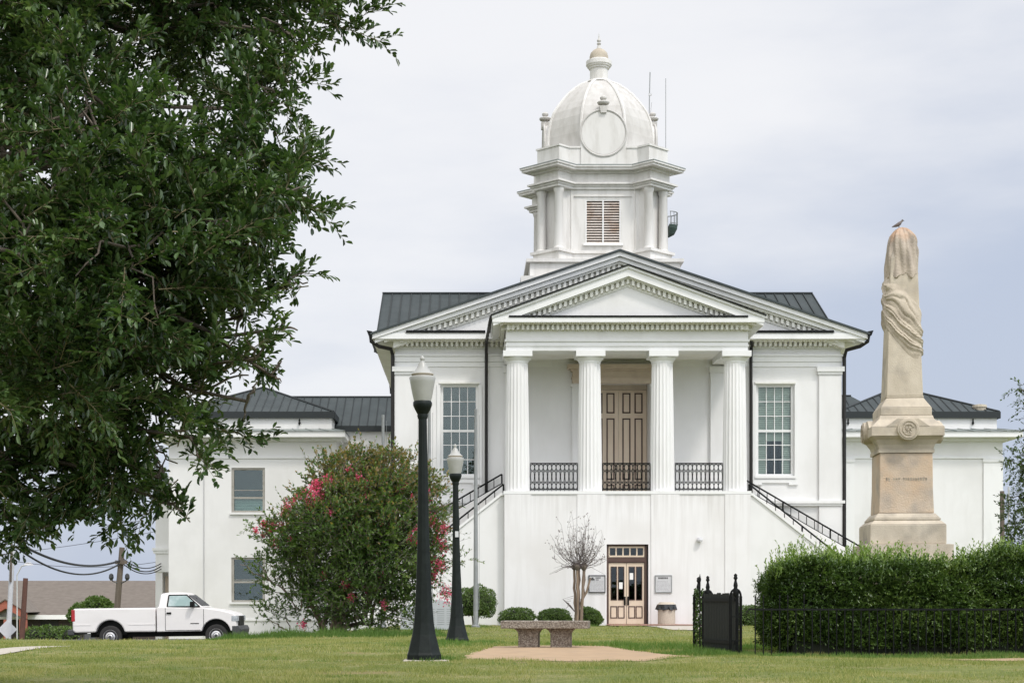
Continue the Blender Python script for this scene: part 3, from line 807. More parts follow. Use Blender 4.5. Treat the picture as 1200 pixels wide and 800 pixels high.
chevron(MB(), AP2, HW2 - .55, SL2, .473, .74, 59.95, 60.4).build('porch_bed_mould', M['dentil'], court)
MB().prism([(CX - HW2 + .55, 11.05), (CX + HW2 - .55, 11.05), (CX, 11.05 + (HW2 - .6) * SL2)], 59.99, 60.5, 'y').build('porch_tympanum', M['white'], court)
MB().box(CX - 4.35, CX + 4.35, 59.57, 60.15, 11.063, 11.13).build('porch_flashing', M['dark'], court)
mb = MB()
for sx in (-1, 1):
    mb.prism([(CX, AP2), (CX + sx * (HW2 + .04), AP2 - (HW2 + .04) * SL2), (CX + sx * (HW2 + .04), AP2 - (HW2 + .04) * SL2 - .049), (CX, AP2 - .049)], 59.50, YM - .03, 'y')
mb.build('porch_roof', M['dark'], court)

# ---- balcony rails (wrought iron between the columns)
def balcony_panel(x0, x1):
    mb = MB(); y = 60.42; z0, z1 = PZ + .08, 5.82
    for z, w in ((z1, .022), (z0, .018), (z1 - .30, .010), (z0 + .28, .010)): mb.box(x0, x1, y - w, y + w, z - w, z + w)
    k = max(4, round((x1 - x0) / .165)); d = (x1 - x0) / k
    for i in range(k + 1):
        mb.box(x0 + i * d - .011, x0 + i * d + .011, y - .011, y + .011, PZ, z1)
    for i in range(k):
        xm = x0 + (i + .5) * d
        for zc, rr in ((z1 - .15, .075), (z0 + .13, .075)):
            mb.tube([(xm + rr * 1.05 * math.cos(t), y, zc + rr * 1.6 * math.sin(t)) for t in np.linspace(0, 2 * math.pi, 11)], .014, 4, cap=False)
        zc = (z0 + z1) / 2; h = .23
        for s_ in (-1, 1):
            mb.tube([(xm + s_ * .065 * math.cos(t), y, zc + h * math.sin(t)) for t in np.linspace(-1.5, 1.5, 7)], .008, 4)
        mb.lathe([(.004, zc - .03), (.022, zc), (.004, zc + .03)], (x0 + i * d, y), 6)
    return mb.build('balcony_railing', M['dark'], court)
balcony_panel(2.25, 3.99); balcony_panel(4.92, 6.67); balcony_panel(7.59, 9.34)

# ---- side stairs with raking walls and iron rails
for sx in (1, -1):
    X = lambda d: CX + sx * d
    mb = MB(); mb.prism([(X(4.515), -0.6), (X(4.515), 4.62), (X(4.62), 4.62), (X(11.2), 4.62 - .79 * 6.58), (X(11.2), -0.6)], 60.28, 60.62, 'y')
    mb.build('stair_wall', M['white'], court)
    mb = MB(); mb.prism([(X(4.515), 4.622), (X(4.515), 4.72), (X(4.64), 4.72), (X(11.25), 4.72 - .79 * 6.61), (X(11.25), 4.622 - .79 * 6.61), (X(4.62), 4.622)], 60.22, 60.68, 'y')
    mb.build('stair_coping', M['trim'], court)
    poly = [(X(4.515), -0.6)]; zz = PZ - .19; d = 4.515
    poly.append((X(d), zz))
    for i in range(25):
        d += .24; poly.append((X(d), zz)); zz -= .19; poly.append((X(d), zz))
    poly.append((X(d), -0.6))
    MB().prism(poly, 60.63, 63.40, 'y').build('stair_steps', M['walk'], court)
    mb = MB(); mb.prism([(X(4.515), 2.0), (X(4.515), 5.28), (X(9.2), 5.28 - .58 * 4.685), (X(9.2), 2.0)], 63.42, 63.60, 'y')
    mb.build('stair_wall', M['white'], court)
    for yy, za, sl_, n_, L, lowz in ((60.45, 5.06, .79, 19, 6.2, .40), (63.51, 5.66, .58, 17, 5.2, .42)):
        mb = MB(); f = lambda d, o=0: (X(4.53 + d), yy, za - sl_ * d + o)
        mb.bar(f(0), f(L), .045); mb.bar(f(0, -lowz + .06), f(L, -lowz + .06), .028)
        for i in range(n_ + 1):
            d = L * i / n_
            w = .045 if i % 6 == 0 else .022
            mb.bar(f(d, -lowz - .02), f(d), w)
        mb.build('stair_railing', M['dark'], court)

# ---- downpipes
def pipe(pts, r=.055):
    MB().tube(pts, r, 8).build('downpipe', M['pipe'], court)
pipe([(.80, 59.75, 11.14), (.74, 60.3, 10.9), (.66, 63.2, 10.75), (.66, 63.66, 10.4), (.66, 63.70, 7), (.66, 63.70, -0.2)], .062)
pipe([(10.90, 63.3, 10.8), (10.95, 63.62, 10.6), (10.95, 63.70, 10.3), (10.95, 63.70, 8), (10.95, 63.70, 4.2)], .062)
pipe([(-3.80, 63.1, 11.0), (-3.78, 63.15, 10.74), (-3.5, 63.3, 10.58), (-3.04, 63.6, 10.52), (-2.98, 63.72, 10.3), (-2.98, 63.72, -0.3)], .075)
pipe([(15.38, 63.1, 11.0), (15.35, 63.15, 10.74), (15.1, 63.3, 10.58), (14.64, 63.6, 10.48), (14.58, 63.72, 10.2), (14.58, 63.72, -0.3)], .075)
mb = MB(); mb.lathe([(.10, 2.93), (.11, 2.98), (.085, 3.05)], (8.42, YP - .12), 12); mb.box(8.35, 8.49, YP - .12, YP - .036, 2.95, 3.07)
mb.build('wall_light', M['sign'], court)

# ---- wings
def hip_roof(parent, x0, x1, y0, y1, z0, z1):
    cx, cy = (x0 + x1) / 2, (y0 + y1) / 2
    mb = MB().add([(x0, y0, z0), (x1, y0, z0), (x1, y1, z0), (x0, y1, z0), (cx, cy, z1), (x0, y0, z0 - .25), (x1, y0, z0 - .25), (x1, y1, z0 - .25), (x0, y1, z0 - .25)],
                  [(0, 1, 4), (1, 2, 4), (2, 3, 4), (3, 0, 4), (0, 5, 6, 1), (1, 6, 7, 2), (2, 7, 8, 3), (3, 8, 5, 0), (8, 7, 6, 5)])
    rf = mb.build('wing_roof', M['roof'], parent)
    sm = MB(); h = (x1 - x0) / 2; hd = (y1 - y0) / 2; k = 9
    for i in range(-k, k + 1):
        t = i / (k + .5); x = cx + t * h; q = 1 - abs(t)
        if q < .05: continue
        sm.bar((x, y0, z0 + .02), (x, y0 + hd * q, z0 + (z1 - z0) * q + .02), .035)
        sm.bar((x0, cy + t * hd, z0 + .02), (x0 + h * q, cy + t * hd, z0 + (z1 - z0) * q + .02), .035)
        sm.bar((x1, cy + t * hd, z0 + .02), (x1 - h * q, cy + t * hd, z0 + (z1 - z0) * q + .02), .035)
    for ex, ey in ((x0, y0), (x1, y0), (x0, y1), (x1, y1)): sm.bar((ex, ey, z0 + .03), (cx, cy, z1 + .03), .07)
    sm.box(x0 - .04, x1 + .04, y0 - .06, y0 - .003, z0 - .30, z0 + .02); sm.box(x0 - .06, x0 - .003, y0, y1, z0 - .30, z0 + .02); sm.box(x1 + .003, x1 + .06, y0, y1, z0 - .30, z0 + .02)
    sm.build('roof_seams', M['seam'], rf)
    return rf


def wing(cx, left):
    hw = 4.10; x0, x1 = cx - hw, cx + hw; yb = YW + 8.2
    ops = []
    if left: ops = [(-11.62, -9.98, 5.05, 7.23), (-11.62, -9.98, .68, 2.86)]
    mb = MB(); wall_open(mb, x0, x1, -1.6, 8.66, YW, .4, ops)
    mb.box(x0, x0 + .4, YW + .402, yb, -1.6, 8.66); mb.box(x1 - .4, x1, YW + .402, yb, -1.6, 8.66); mb.box(x0 + .402, x1 - .402, yb - .4, yb, -1.6, 8.66)
    mb.build('wing_wall', M['white'], court)
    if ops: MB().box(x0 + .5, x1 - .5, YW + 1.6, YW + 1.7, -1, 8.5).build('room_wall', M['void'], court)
    mb = MB(); c0, c1 = cx - 4.85, cx + 4.85
    if left: c1 = -6.02
    mb.box(c0, c1, YW - .78, yb + .78, 8.663, 8.93); mb.box(x0 - .2, x1 + .2, YW - .22, yb + .2, 8.52, 8.66); mb.box(x0 - .05, x1 + .05, YW - .06, YW - .003, 7.68, 7.76)
    if not left:
        for a_, b2 in ((x0, x0 + .95), (x1 - .95, x1)): mb.box(a_, b2, YW - .07, YW - .002, -1.6, 7.62); mb.box(a_ - .03, b2 + .03, YW - .11, YW - .001, 7.50, 7.675)
    mb.build('wing_cornice', M['trim'], court)
    s_ = MB().add([(c0 - .05, YW - .84, 8.935), (c1 + .05, YW - .84, 8.935), (cx + 3.86, YW + .1, 9.14), (cx - 3.86, YW + .1, 9.14), (c1 + .05, yb + .84, 8.935), (cx + 3.86, yb - .1, 9.14), (c0 - .05, yb + .84, 8.935), (cx - 3.86, yb - .1, 9.14)],
                  [(0, 1, 2, 3), (1, 4, 5, 2), (4, 6, 7, 5), (6, 0, 3, 7)])
    k = 12
    for i in range(k + 1):
        t = i / k; s_.bar((c0 + (c1 - c0) * t, YW - .84, 8.95), (cx - 3.86 + 7.72 * t, YW + .1, 9.155), .03)
    s_.build('skirt_roof', M['skirt'], court)
    mb = MB(); mb.box(cx - 3.85, cx + 3.85, YW + .1, yb - .1, 8.94, 9.70); mb.build('parapet', M['white'], court)
    hip_roof(court, cx - 3.95, cx + 3.95, YW + .0, yb + .0, 9.95, 11.66)
    return ops


ops = wing(-10.58, True)
for a_, b2, z0, z1 in ops:
    up = z0 > 3
    sash_window(a_ + .12, b2 - .12, z0 + .1, z1 - .1, YW + .06, 1, 2, z0 + (.72 if up else .98), M['wood_frame'], fr=.12, lintel=False, wallY=YW, glass='glass', bar=.03,
                blinds=[(z0 + .1, z0 + .7, a_ + .12, b2 - .12)] if up else ())
mb = MB(); mb.box(-14.75, -6.45, YW - .05, YW - .002, -.24, -.15); mb.build('water_table', M['trim'], court)
MB().tube([(-12.95, YW - .04, -1), (-12.95, YW - .04, 8.5)], .022, 6).build('conduit', M['sign'], court)
wing(21.94, False)
# recessed links between wings and front block
def link(x0, x1, zr, rx0, rx1, name='link_wall'):
    mb = MB(); mb.box(x0, x1, 82, 88.5, -1.6, 9.20); mb.build(name, M['white'], court)
    y0, ym, y1 = 81.8, 85.0, 88.7
    mb = MB().add([(x0, y0, 9.45), (x1, y0, 9.45), (x1, y1, 9.45), (x0, y1, 9.45), (rx0, ym, zr), (rx1, ym, zr), (x0, y0, 9.22), (x1, y0, 9.22), (x1, y1, 9.22), (x0, y1, 9.22)],
                  [(0, 1, 5, 4), (1, 2, 5), (2, 3, 4, 5), (3, 0, 4), (0, 6, 7, 1), (1, 7, 8, 2), (2, 8, 9, 3), (3, 9, 6, 0), (9, 8, 7, 6)])
    rf = mb.build('link_roof', M['roof'], court)
    sm = MB(); x = max(x0, rx0)
    while x <= min(x1, rx1): sm.bar((x, y0, 9.47), (x, ym, zr + .02), .035); x += .43
    sm.box(x0, x1, y0 - .05, y0 - .003, 9.18, 9.47); sm.bar((rx0, ym, zr + .02), (rx1, ym, zr + .02), .08)
    sm.build('roof_seams', M['seam'], rf)
link(-9.5, -2.0, 11.28, -9.4, -2.0); link(13.0, 22.0, 11.34, 13.0, 19.8)
for px, Y in ((17.75, 80.4), (-5.98, 80.0)): pass
# roof-top chimney cap at the right wing's end and the wall stubs under the eaves
MB().lathe([(.30, 9.98), (.32, 10.22), (.36, 10.24), (.34, 10.36), (.12, 10.40)], (25.1, 80.6), 12).build('roof_vent', M['beige'], court)
mb = MB()
for xx in (-8.3, 24.6, 18.5): mb.bar((xx, YW + .02, 9.62), (xx, YW + .02, 9.32), .05); mb.lathe([(.02, 9.36), (.07, 9.42), (.02, 9.50)], (xx, YW + .02), 8)
mb.build('eave_bracket', M['dark'], court)
# side porch beyond the left wing
mb = MB(); mb.box(-15.9, -14.72, 83.0, 86, 2.25, 6.0); mb.box(-15.9, -15.55, 83.0, 86, -1.6, 2.25); mb.box(-15.05, -14.70, 83.02, 86, -1.6, 2.25); mb.box(-15.55, -15.05, 83.6, 86, -1.6, 2.25)
mb.build('side_porch', M['white'], court)
mb = MB(); mb.box(-16.05, -14.71, 82.88, 86.1, 3.28, 3.42); mb.box(-16.0, -14.71, 82.93, 86.05, 3.14, 3.277); mb.box(-15.95, -14.71, 82.96, 83.0, 2.2, 2.32)
mb.build('side_porch_cornice', M['trim'], court)
MB().box(-15.5, -15.08, 83.5, 83.58, -1.2, 2.0).build('side_door', M['taupe'], court)

# ---- tower
def lobed(d, w, c):
    """plan of the tower: square with blocks set diagonally across its corners (d: reach of a block, w: its half width, c: half width of the square)"""
    s2 = math.sqrt(.5); out = []
    for q in range(4):
        pts = []
        # first quadrant, turning from the +y side to the +x side
        # block side lines run along the diagonal at distance w
        a = (c - w * 2 * s2, c)              # where the block's side meets the +y face
        pts = [a, (d * s2 - w * s2, d * s2 + w * s2), (d * s2 + w * s2, d * s2 - w * s2), (c, c - w * 2 * s2)]
        ang = -math.pi / 2 * q
        for x, y in pts: out.append((x * math.cos(ang) - y * math.sin(ang), x * math.sin(ang) + y * math.cos(ang)))
    return out


def tprism(mb, d, w, c, z0, z1):
    return mb.prism([(CX + x, YT + y) for x, y in lobed(d, w, c)][::-1], z0, z1, 'z')


mb = MB(); mb.box(CX - 3.2, CX + 3.2, YT - 3.2, YT + 3.2, 12.5, 15.19); mb.box(CX - 3.36, CX + 3.36, YT - 3.36, YT + 3.36, 15.193, 15.33); mb.box(CX - 3.6, CX + 3.6, YT - 3.6, YT + 3.6, 12.5, 14.55)
mb.build('tower_plinth', M['tower'], court)
mb = MB(); tprism(mb, 3.52, .74, 2.36, 15.333, 15.74); tprism(mb, 3.62, .84, 2.45, 15.743, 15.86)
mb.build('tower_base', M['tower'], court)
mb = MB()
LW, LZ = .76, (16.2, 18.1)
for q in range(4):
    f = MB(); wall_open(f, -1.62, 1.62, 15.863, 18.53, -2.28, .3, [(-LW, LW, *LZ)])
    f.box(-1.25, 1.25, -2.33, -2.283, 18.22, 18.27)
    f.xf(Matrix.Translation((CX, YT, 0)) @ Matrix.Rotation(q * math.pi / 2, 4, 'Z')); mb.join(f)
mb.build('tower_wall', M['tower'], court)
for q in range(4):
    T = Matrix.Translation((CX, YT, 0)) @ Matrix.Rotation(q * math.pi / 2, 4, 'Z')
    f = MB()
    for a_, b2 in ((-LW, -LW + .05), (LW - .05, LW), (-.03, .03)): f.box(a_, b2, -2.27, -2.16, LZ[0], LZ[1])
    f.box(-LW, LW, -2.268, -2.16, LZ[1] - .05, LZ[1] - .002); f.box(-LW - .1, LW + .1, -2.40, -2.16, LZ[0] - .10, LZ[0] - .003)
    lv = f.xf(T).build('louver_window', M['trim'], court)
    f = MB(); k = 17
    for i in range(k):
        z = LZ[0] + .03 + (LZ[1] - LZ[0] - .09) * i / (k - 1)
        f.add([(-LW + .05, -2.25, z), (LW - .05, -2.25, z), (LW - .05, -2.13, z + .075), (-LW + .05, -2.13, z + .075), (-LW + .05, -2.25, z + .018), (LW - .05, -2.25, z + .018), (LW - .05, -2.13, z + .093), (-LW + .05, -2.13, z + .093)],
              [(0, 1, 2, 3), (4, 7, 6, 5), (0, 4, 5, 1), (2, 6, 7, 3)])
    f.xf(T).build('slats', M['louver'], lv)
mb = MB(); mb.box(CX - 1.9, CX + 1.9, YT - 1.9, YT + 1.9, 15.9, 18.5); mb.build('belfry_core', M['brown'], court)
for q in range(4):
    T = Matrix.Translation((CX, YT, 0)) @ Matrix.Rotation(math.pi / 4 + q * math.pi / 2, 4, 'Z')
    f = MB(); f.box(-.50, .50, -3.02, -1.8, 15.863, 18.53); f.xf(T).build('corner_pier', M['tower'], court)
    for s_ in (-1, 1):
        f = MB(); f.lathe([(.235, 15.863), (.235, 15.95), (.205, 15.98), (.18, 18.3), (.20, 18.33), (.23, 18.44), (.23, 18.529)], (s_ * .50, -3.24), 18); f.xf(T).build('tower_column', M['tower'], court, smooth=True)
        f = MB(); f.box(s_ * .50 - .17, s_ * .50 + .17, -2.62, -2.2, 15.863, 18.53); f.xf(T).build('tower_pilaster', M['tower'], court)
mb = MB(); tprism(mb, 3.56, .76, 2.37, 18.533, 18.64); tprism(mb, 3.62, .82, 2.42, 18.643, 18.72); tprism(mb, 3.72, .92, 2.52, 18.723, 18.80); tprism(mb, 3.46, .66, 2.29, 18.803, 19.22)
mb.build('tower_entablature', M['tower'], court)
mb = MB(); tprism(mb, 3.62, .78, 2.42, 19.223, 19.30); tprism(mb, 3.93, 1.05, 2.70, 19.303, 19.40); tprism(mb, 3.99, 1.10, 2.76, 19.403, 19.47)
mb.build('tower_cornice', M['tower'], court)
mb = MB(); tprism(mb, 4.0, 1.11, 2.77, 19.472, 19.51); mb.build('cornice_cap', M['skirt'], court)
mb = MB(); tprism(mb, 3.37, .64, 2.39, 19.512, 20.29); tprism(mb, 3.42, .68, 2.43, 20.293, 20.37)
mb.build('dome_parapet', M['tower'], court)
PR = [(2.30, 20.2), (2.30, 21.1), (2.26, 21.47), (2.19, 21.85), (2.05, 22.24), (1.87, 22.55), (1.66, 22.85), (1.42, 23.15), (1.14, 23.42), (.84, 23.66), (.48, 23.84)]
c8 = 1 / math.cos(math.pi / 8)
dm = MB().lathe([(r * c8, z) for r, z in PR], (CX, YT), 8, ph=math.pi / 8).build('dome', M['dome'], court)
mb = MB()
for i in range(8):
    th = math.pi / 8 + i * math.pi / 4
    mb.tube([(CX + (r * c8 + .01) * math.cos(th), YT + (r * c8 + .01) * math.sin(th), z) for r, z in PR], .065, 6)
mb.build('ribs', M['tower'], dm)
for q in range(4):
    T = Matrix.Translation((CX, YT, 0)) @ Matrix.Rotation(q * math.pi / 2, 4, 'Z')
    f = MB(); zc = 20.93; hw = .97
    poly = [(-hw, 19.52), (hw, 19.52)] + [(hw * math.cos(t), zc + hw * math.sin(t)) for t in np.linspace(0, math.pi, 25)]
    f.prism(poly, -2.46, -1.3, 'y')
    ck = f.xf(T).build('clock_gable', M['tower'], court)
    f = MB(); f.tube([(1.0 * math.cos(t), -2.46, zc + 1.0 * math.sin(t)) for t in np.linspace(0, 2 * math.pi, 41)], .055, 6, cap=False)
    f.xf(T).build('clock_rim', M['dome'], ck, smooth=True)
    f = MB().loft([[(.93 * math.cos(t), y, zc + .93 * math.sin(t)) for t in np.linspace(0, 2 * math.pi, 40, endpoint=False)] for y in (-2.475, -2.42)])
    f.xf(T).build('clock_face', M['tower'], ck)
    f = MB(); f.prism([(-.12, 21.78), (.12, 21.78), (.17, 22.08), (-.17, 22.08)], -2.58, -2.2, 'y')
    f.lathe([(.10, 22.08), (.08, 22.14), (.24, 22.19), (.27, 22.25), (.25, 22.29), (.10, 22.31), (.08, 22.36), (.14, 22.41), (.15, 22.47), (.10, 22.53), (.02, 22.55)], (0, -2.40), 14)
    f.xf(T).build('urn', M['dome'], ck, smooth=True)
ln = MB().lathe([(.56, 23.82), (.60, 23.85), (.56, 23.90), (.40, 23.92), (.40, 24.46), (.46, 24.47), (.46, 24.53), (.53, 24.56), (.53, 24.60), (.575, 24.63), (.575, 24.80), (.50, 24.81), (.44, 24.88)], (CX, YT), 24).build('lantern', M['tower'], court)
MB().lathe([(.41, 24.883), (.42, 25.0), (.37, 25.18), (.25, 25.31), (.12, 25.37)], (CX, YT), 24).build('lantern_dome', M['beige'], court, smooth=True)
MB().lathe([(.13, 25.37), (.10, 25.42), (.055, 25.55), (.10, 25.60), (.05, 25.66), (.09, 25.72), (.09, 25.76), (.04, 25.82), (.02, 25.95), (.004, 26.1)], (CX, YT), 12).build('finial', M['dome'], court, smooth=True)

# antennas and the half-basket on the tower (they hang on it: things of their own)
t = thing('antenna', (CX + 2.28, 73.6, 20.37), 'thin whip antenna with a small bracket rising beside the dome', 'antenna', 'antennas on the tower')
mb = MB(); mb.tube([(0, 0, 0), (.02, 0, 2.9), (.05, 0, 4.1)], .024, 5); mb.build('mast', M['pole'], t)
mb = MB(); mb.box(-.02, .13, -.02, .02, 3.05, 3.15); mb.box(-.02, .10, -.02, .02, 2.15, 2.25); mb.box(-.12, .03, -.02, .02, .95, 1.05); mb.bar((.06, 0, 2.2), (.13, 0, 2.75), .02); mb.build('clamp', M['sign'], t)
t = thing('antenna', (CX + 2.95, 72.9, 18.1), 'tall straight pole antenna standing over the basket on the tower', 'antenna', 'antennas on the tower')
mb = MB(); mb.tube([(0, 0, -.8), (0, 0, 2.6)], .03, 5); mb.build('mast', M['pole'], t); MB().tube([(0, 0, 2.6), (0, 0, 5.87)], .015, 5).build('whip', M['pole'], t)
t = thing('basket', (CX + 3.05, 72.9, 16.9), 'small green half-round iron basket hung on the tower wall', 'basket')
mb = MB()
for z in (0.55, 1.05): mb.tube([(.42 * math.cos(a_), .5 * math.sin(a_), z) for a_ in np.linspace(-1.5, 1.5, 12)], .022, 5)
for a_ in np.linspace(-1.45, 1.45, 8): mb.tube([(.42 * math.cos(a_), .5 * math.sin(a_), .5), (.42 * math.cos(a_), .5 * math.sin(a_), 1.06)], .013, 4)
mb.build('guard_rail', M['pole'], t)
gm = mat('green_weathered_metal', (0.045, 0.075, 0.062), (0.03, 0.05, 0.042), 5, 0.7)
rings = [[(r * math.cos(a_) if r > .02 else r, r * 1.15 * math.sin(a_), z) for a_ in np.linspace(-1.55, 1.55, 12)] for r, z in ((.42, .5), (.40, .35), (.28, .12), (.06, 0.0))]
MB().loft(rings).build('bowl', gm, t)

# notice boards by the entrance
def notice(x, label, kind):
    t = thing('notice_board', (x, YP - .036, 1.07), label, 'sign')
    mb = MB().box(-.30, .30, -.035, -.001, 0, .62); mb.build('board', M['sign'], t, bevel=.01)
    mb = MB()
    for a_, b2, c_, d in ((-.31, .31, -.01, .022), (-.31, .31, .598, .63)): mb.box(a_, b2, -.05, -.002, c_, d)
    for a_ in (-.31, .278): mb.box(a_, a_ + .032, -.049, -.002, .022, .598)
    mb.build('frame', M['plastic'] if kind else M['pole'], t)
    q = MB(); r = random.Random(5 + kind)
    if kind:
        q.prism([(-.24, .44), (-.08, .44), (-.08, .48), (-.12, .50), (-.14, .55), (-.19, .55), (-.21, .49), (-.24, .47)], -.038, -.0355, 'y')
        xs = -.05
        while xs < .13: w = r.uniform(.02, .035); q.box(xs, xs + w, -.038, -.0355, .505, .555); xs += w + .012
        q.box(-.05, .06, -.038, -.0355, .445, .475)
    else:
        xs = -.19
        while xs < .17: w = r.uniform(.022, .04); q.box(xs, xs + w, -.038, -.0355, .49, .555); xs += w + .012
    q.build('heading', M['ink'], t)
    q = MB(); z = .40
    while z > .05:
        xs = -.24
        while xs < .18: w = r.uniform(.04, .11); q.box(xs, min(xs + w, .24), -.0375, -.0355, z, z + .014); xs += w + .02
        z -= .048
    q.build('text_lines', M['ink2'], t)
notice(4.67, 'grey framed notice board with a dark emblem, left of the brown entrance doors', 1)
notice(7.10, 'grey framed notice board with a bold heading line, right of the brown entrance doors', 0)
# ------------------------------------------------------------------ things made by people
rng = np.random.default_rng(11)

# ---- street lamps
def make_lamp():
    t = thing('street_lamp', (-.596, 21.6, 0.0), 'nearest black street lamp, with its flared eight-sided foot on a concrete pad', 'street lamp', 'lamps along the lawn')
    prof = [(.240, 0.0), (.240, .085), (.225, .12), (.205, .20), (.165, .36), (.140, .52), (.122, .75), (.108, 1.0), (.090, 1.45), (.078, 1.95), (.070, 2.5), (.062, 3.0), (.060, 3.26)]
    MB().lathe(prof, n=8, ph=math.pi / 8).build('pole', M['lamp_iron'], t, bevel=.008, bseg=1)
    MB().lathe([(.062, 3.25), (.072, 3.29), (.068, 3.31), (.105, 3.38), (.125, 3.43), (.125, 3.47), (.112, 3.49)], n=24).build('collar', M['lamp_iron'], t, smooth=True)
    MB().lathe([(.112, 3.485), (.130, 3.56), (.147, 3.65), (.163, 3.74), (.174, 3.795), (.168, 3.812), (.140, 3.82)], n=28).build('globe', M['globe'], t, smooth=True)
    MB().lathe([(.138, 3.815), (.132, 3.825), (.132, 3.838), (.148, 3.842), (.148, 3.85)], n=28).build('rim', M['beige'], t, smooth=True)
    MB().lathe([(.148, 3.851), (.140, 3.862), (.112, 3.885), (.080, 3.925), (.060, 3.965), (.046, 4.005), (.028, 4.01), (.022, 4.03), (.032, 4.05), (.030, 4.07), (.012, 4.09), (.004, 4.10)], n=24).build('cap', M['globe'], t, smooth=True)
    return t
lamp = make_lamp()
lamp2 = copy_tree(lamp)
lamp2.location = (-.245, 33.0, gz(-.245, 33.0) - .02); lamp2.rotation_euler = (0, R(-.6), R(11))
lamp2['label'] = 'farther black street lamp with a small white sticker on its pole, beside the silver flagpole'
lamp.rotation_euler = (0, R(-.35), R(4)); lamp.scale = (1, 1, .981); lamp2.scale = (1, 1, .978)
MB().box(-.035, .035, -.088, -.080, 2.18, 2.30).build('sticker', M['sign'], lamp2)
pad = setp(MB().box(-.28, .33, -.28, .28, -.2, .014).build('concrete_pad', M['walk'], None, loc=(0, 0, 0), bevel=.02), 'flat concrete pad under the near street lamp', 'concrete pad')
pad.location = (-.59, 21.6, gz(-.59, 21.6))

# ---- flagpoles
def flagpole(X, Y, label, zt):
    t = thing('flagpole', (X, Y, gz(X, Y)), label, 'flagpole', 'bare flagpoles before the building')
    MB().lathe([(.085, 0), (.078, 1.5), (.06, zt * .7), (.05, zt - .12), (.055, zt - .1), (.055, zt)], n=10).build('pole', M['pole'], t, smooth=True)
    mb = MB(); mb.box(.05, .12, -.02, .02, 1.3, 1.5); mb.tube([(.10, 0, 1.45), (.11, 0, 1.0), (.10, 0, .6)], .012, 5); mb.tube([(.12, 0, zt - .2), (.115, 0, 1.4)], .006, 4)
    mb.build('cleat', M['pole'], t)
    MB().lathe([(.16, 0), (.16, .05), (.09, .09)], n=12).build('foot', M['pole'], t)
flagpole(.22, 56.0, 'silver flagpole standing clear in front of the left stair, by the round bush', 7.45)
flagpole(-1.37, 56.0, 'grey flagpole hidden low down by the flowering tree, just right of the near street lamp', 7.5)
flagpole(-2.98, 56.6, 'pale flagpole rising behind the flowering tree at the left corner pipe', 7.35)

# ---- granite memorial
t = thing('memorial_stone', (-1.15, 50.0, gz(-1.15, 50)), 'wide pale grey granite memorial slab behind the two street lamps', 'memorial')
MB().prism([(-.95, 0), (.95, 0), (.95, .80), (.2, .95), (-.95, .74)], -.13, .13, 'y').build('slab', M['granite'], t, bevel=.02)
q = MB()
for i in range(8):
    for j in range(5):
        q.box(-.7 + j * .29, -.7 + j * .29 + .22, -.135, -.131, .18 + i * .065, .195 + i * .065)
q.build('inscription', M['etch'], t)

# ---- bench
t = thing('stone_bench', (1.30, 27.9, gz(1.3, 27.9)), 'short exposed aggregate concrete bench with two block legs on the sandy path', 'bench', rz=R(-9))
MB().box(-.74, .74, -.27, .25, .325, .455).build('seat', M['aggregate'], t, bevel=.012)
for x in (-.29, .26):
    mb = MB().prism([(x - .17, -.05), (x + .17, -.05), (x + .17, .24), (x + .20, .29), (x + .25, .324), (x - .25, .324), (x - .20, .29), (x - .17, .24)], -.10, .20, 'y')
    mb.build('leg', M['aggregate'], t, bevel=.01)

# ---- litter bin
t = thing('litter_bin', (7.10, 59.0, gz(7.1, 59.0) + .03), 'round pebbled litter bin lined with a black bag, beside the entrance', 'litter bin')
MB().lathe([(.31, 0), (.315, .05), (.315, .66), (.33, .68), (.33, .72), (.24, .80), (.18, .80)], n=24).build('body', M['bin'], t)
rings = []
for z, r0, a_ in ((.72, .335, 0), (.66, .345, .010), (.58, .36, .022), (.53, .37, .03), (.52, .33, .02)):
    rings.append([((r0 + a_ * math.sin(9 * th) + a_ * .7 * math.sin(23 * th + 1)) * math.cos(th), (r0 + a_ * math.sin(9 * th) + a_ * .7 * math.sin(23 * th + 1)) * math.sin(th), z + .02 * math.sin(7 * th) * (a_ > 0)) for th in np.linspace(0, 2 * math.pi, 64, endpoint=False)])
MB().loft(rings, cap=False).build('liner_bag', M['bag'], t, smooth=True)

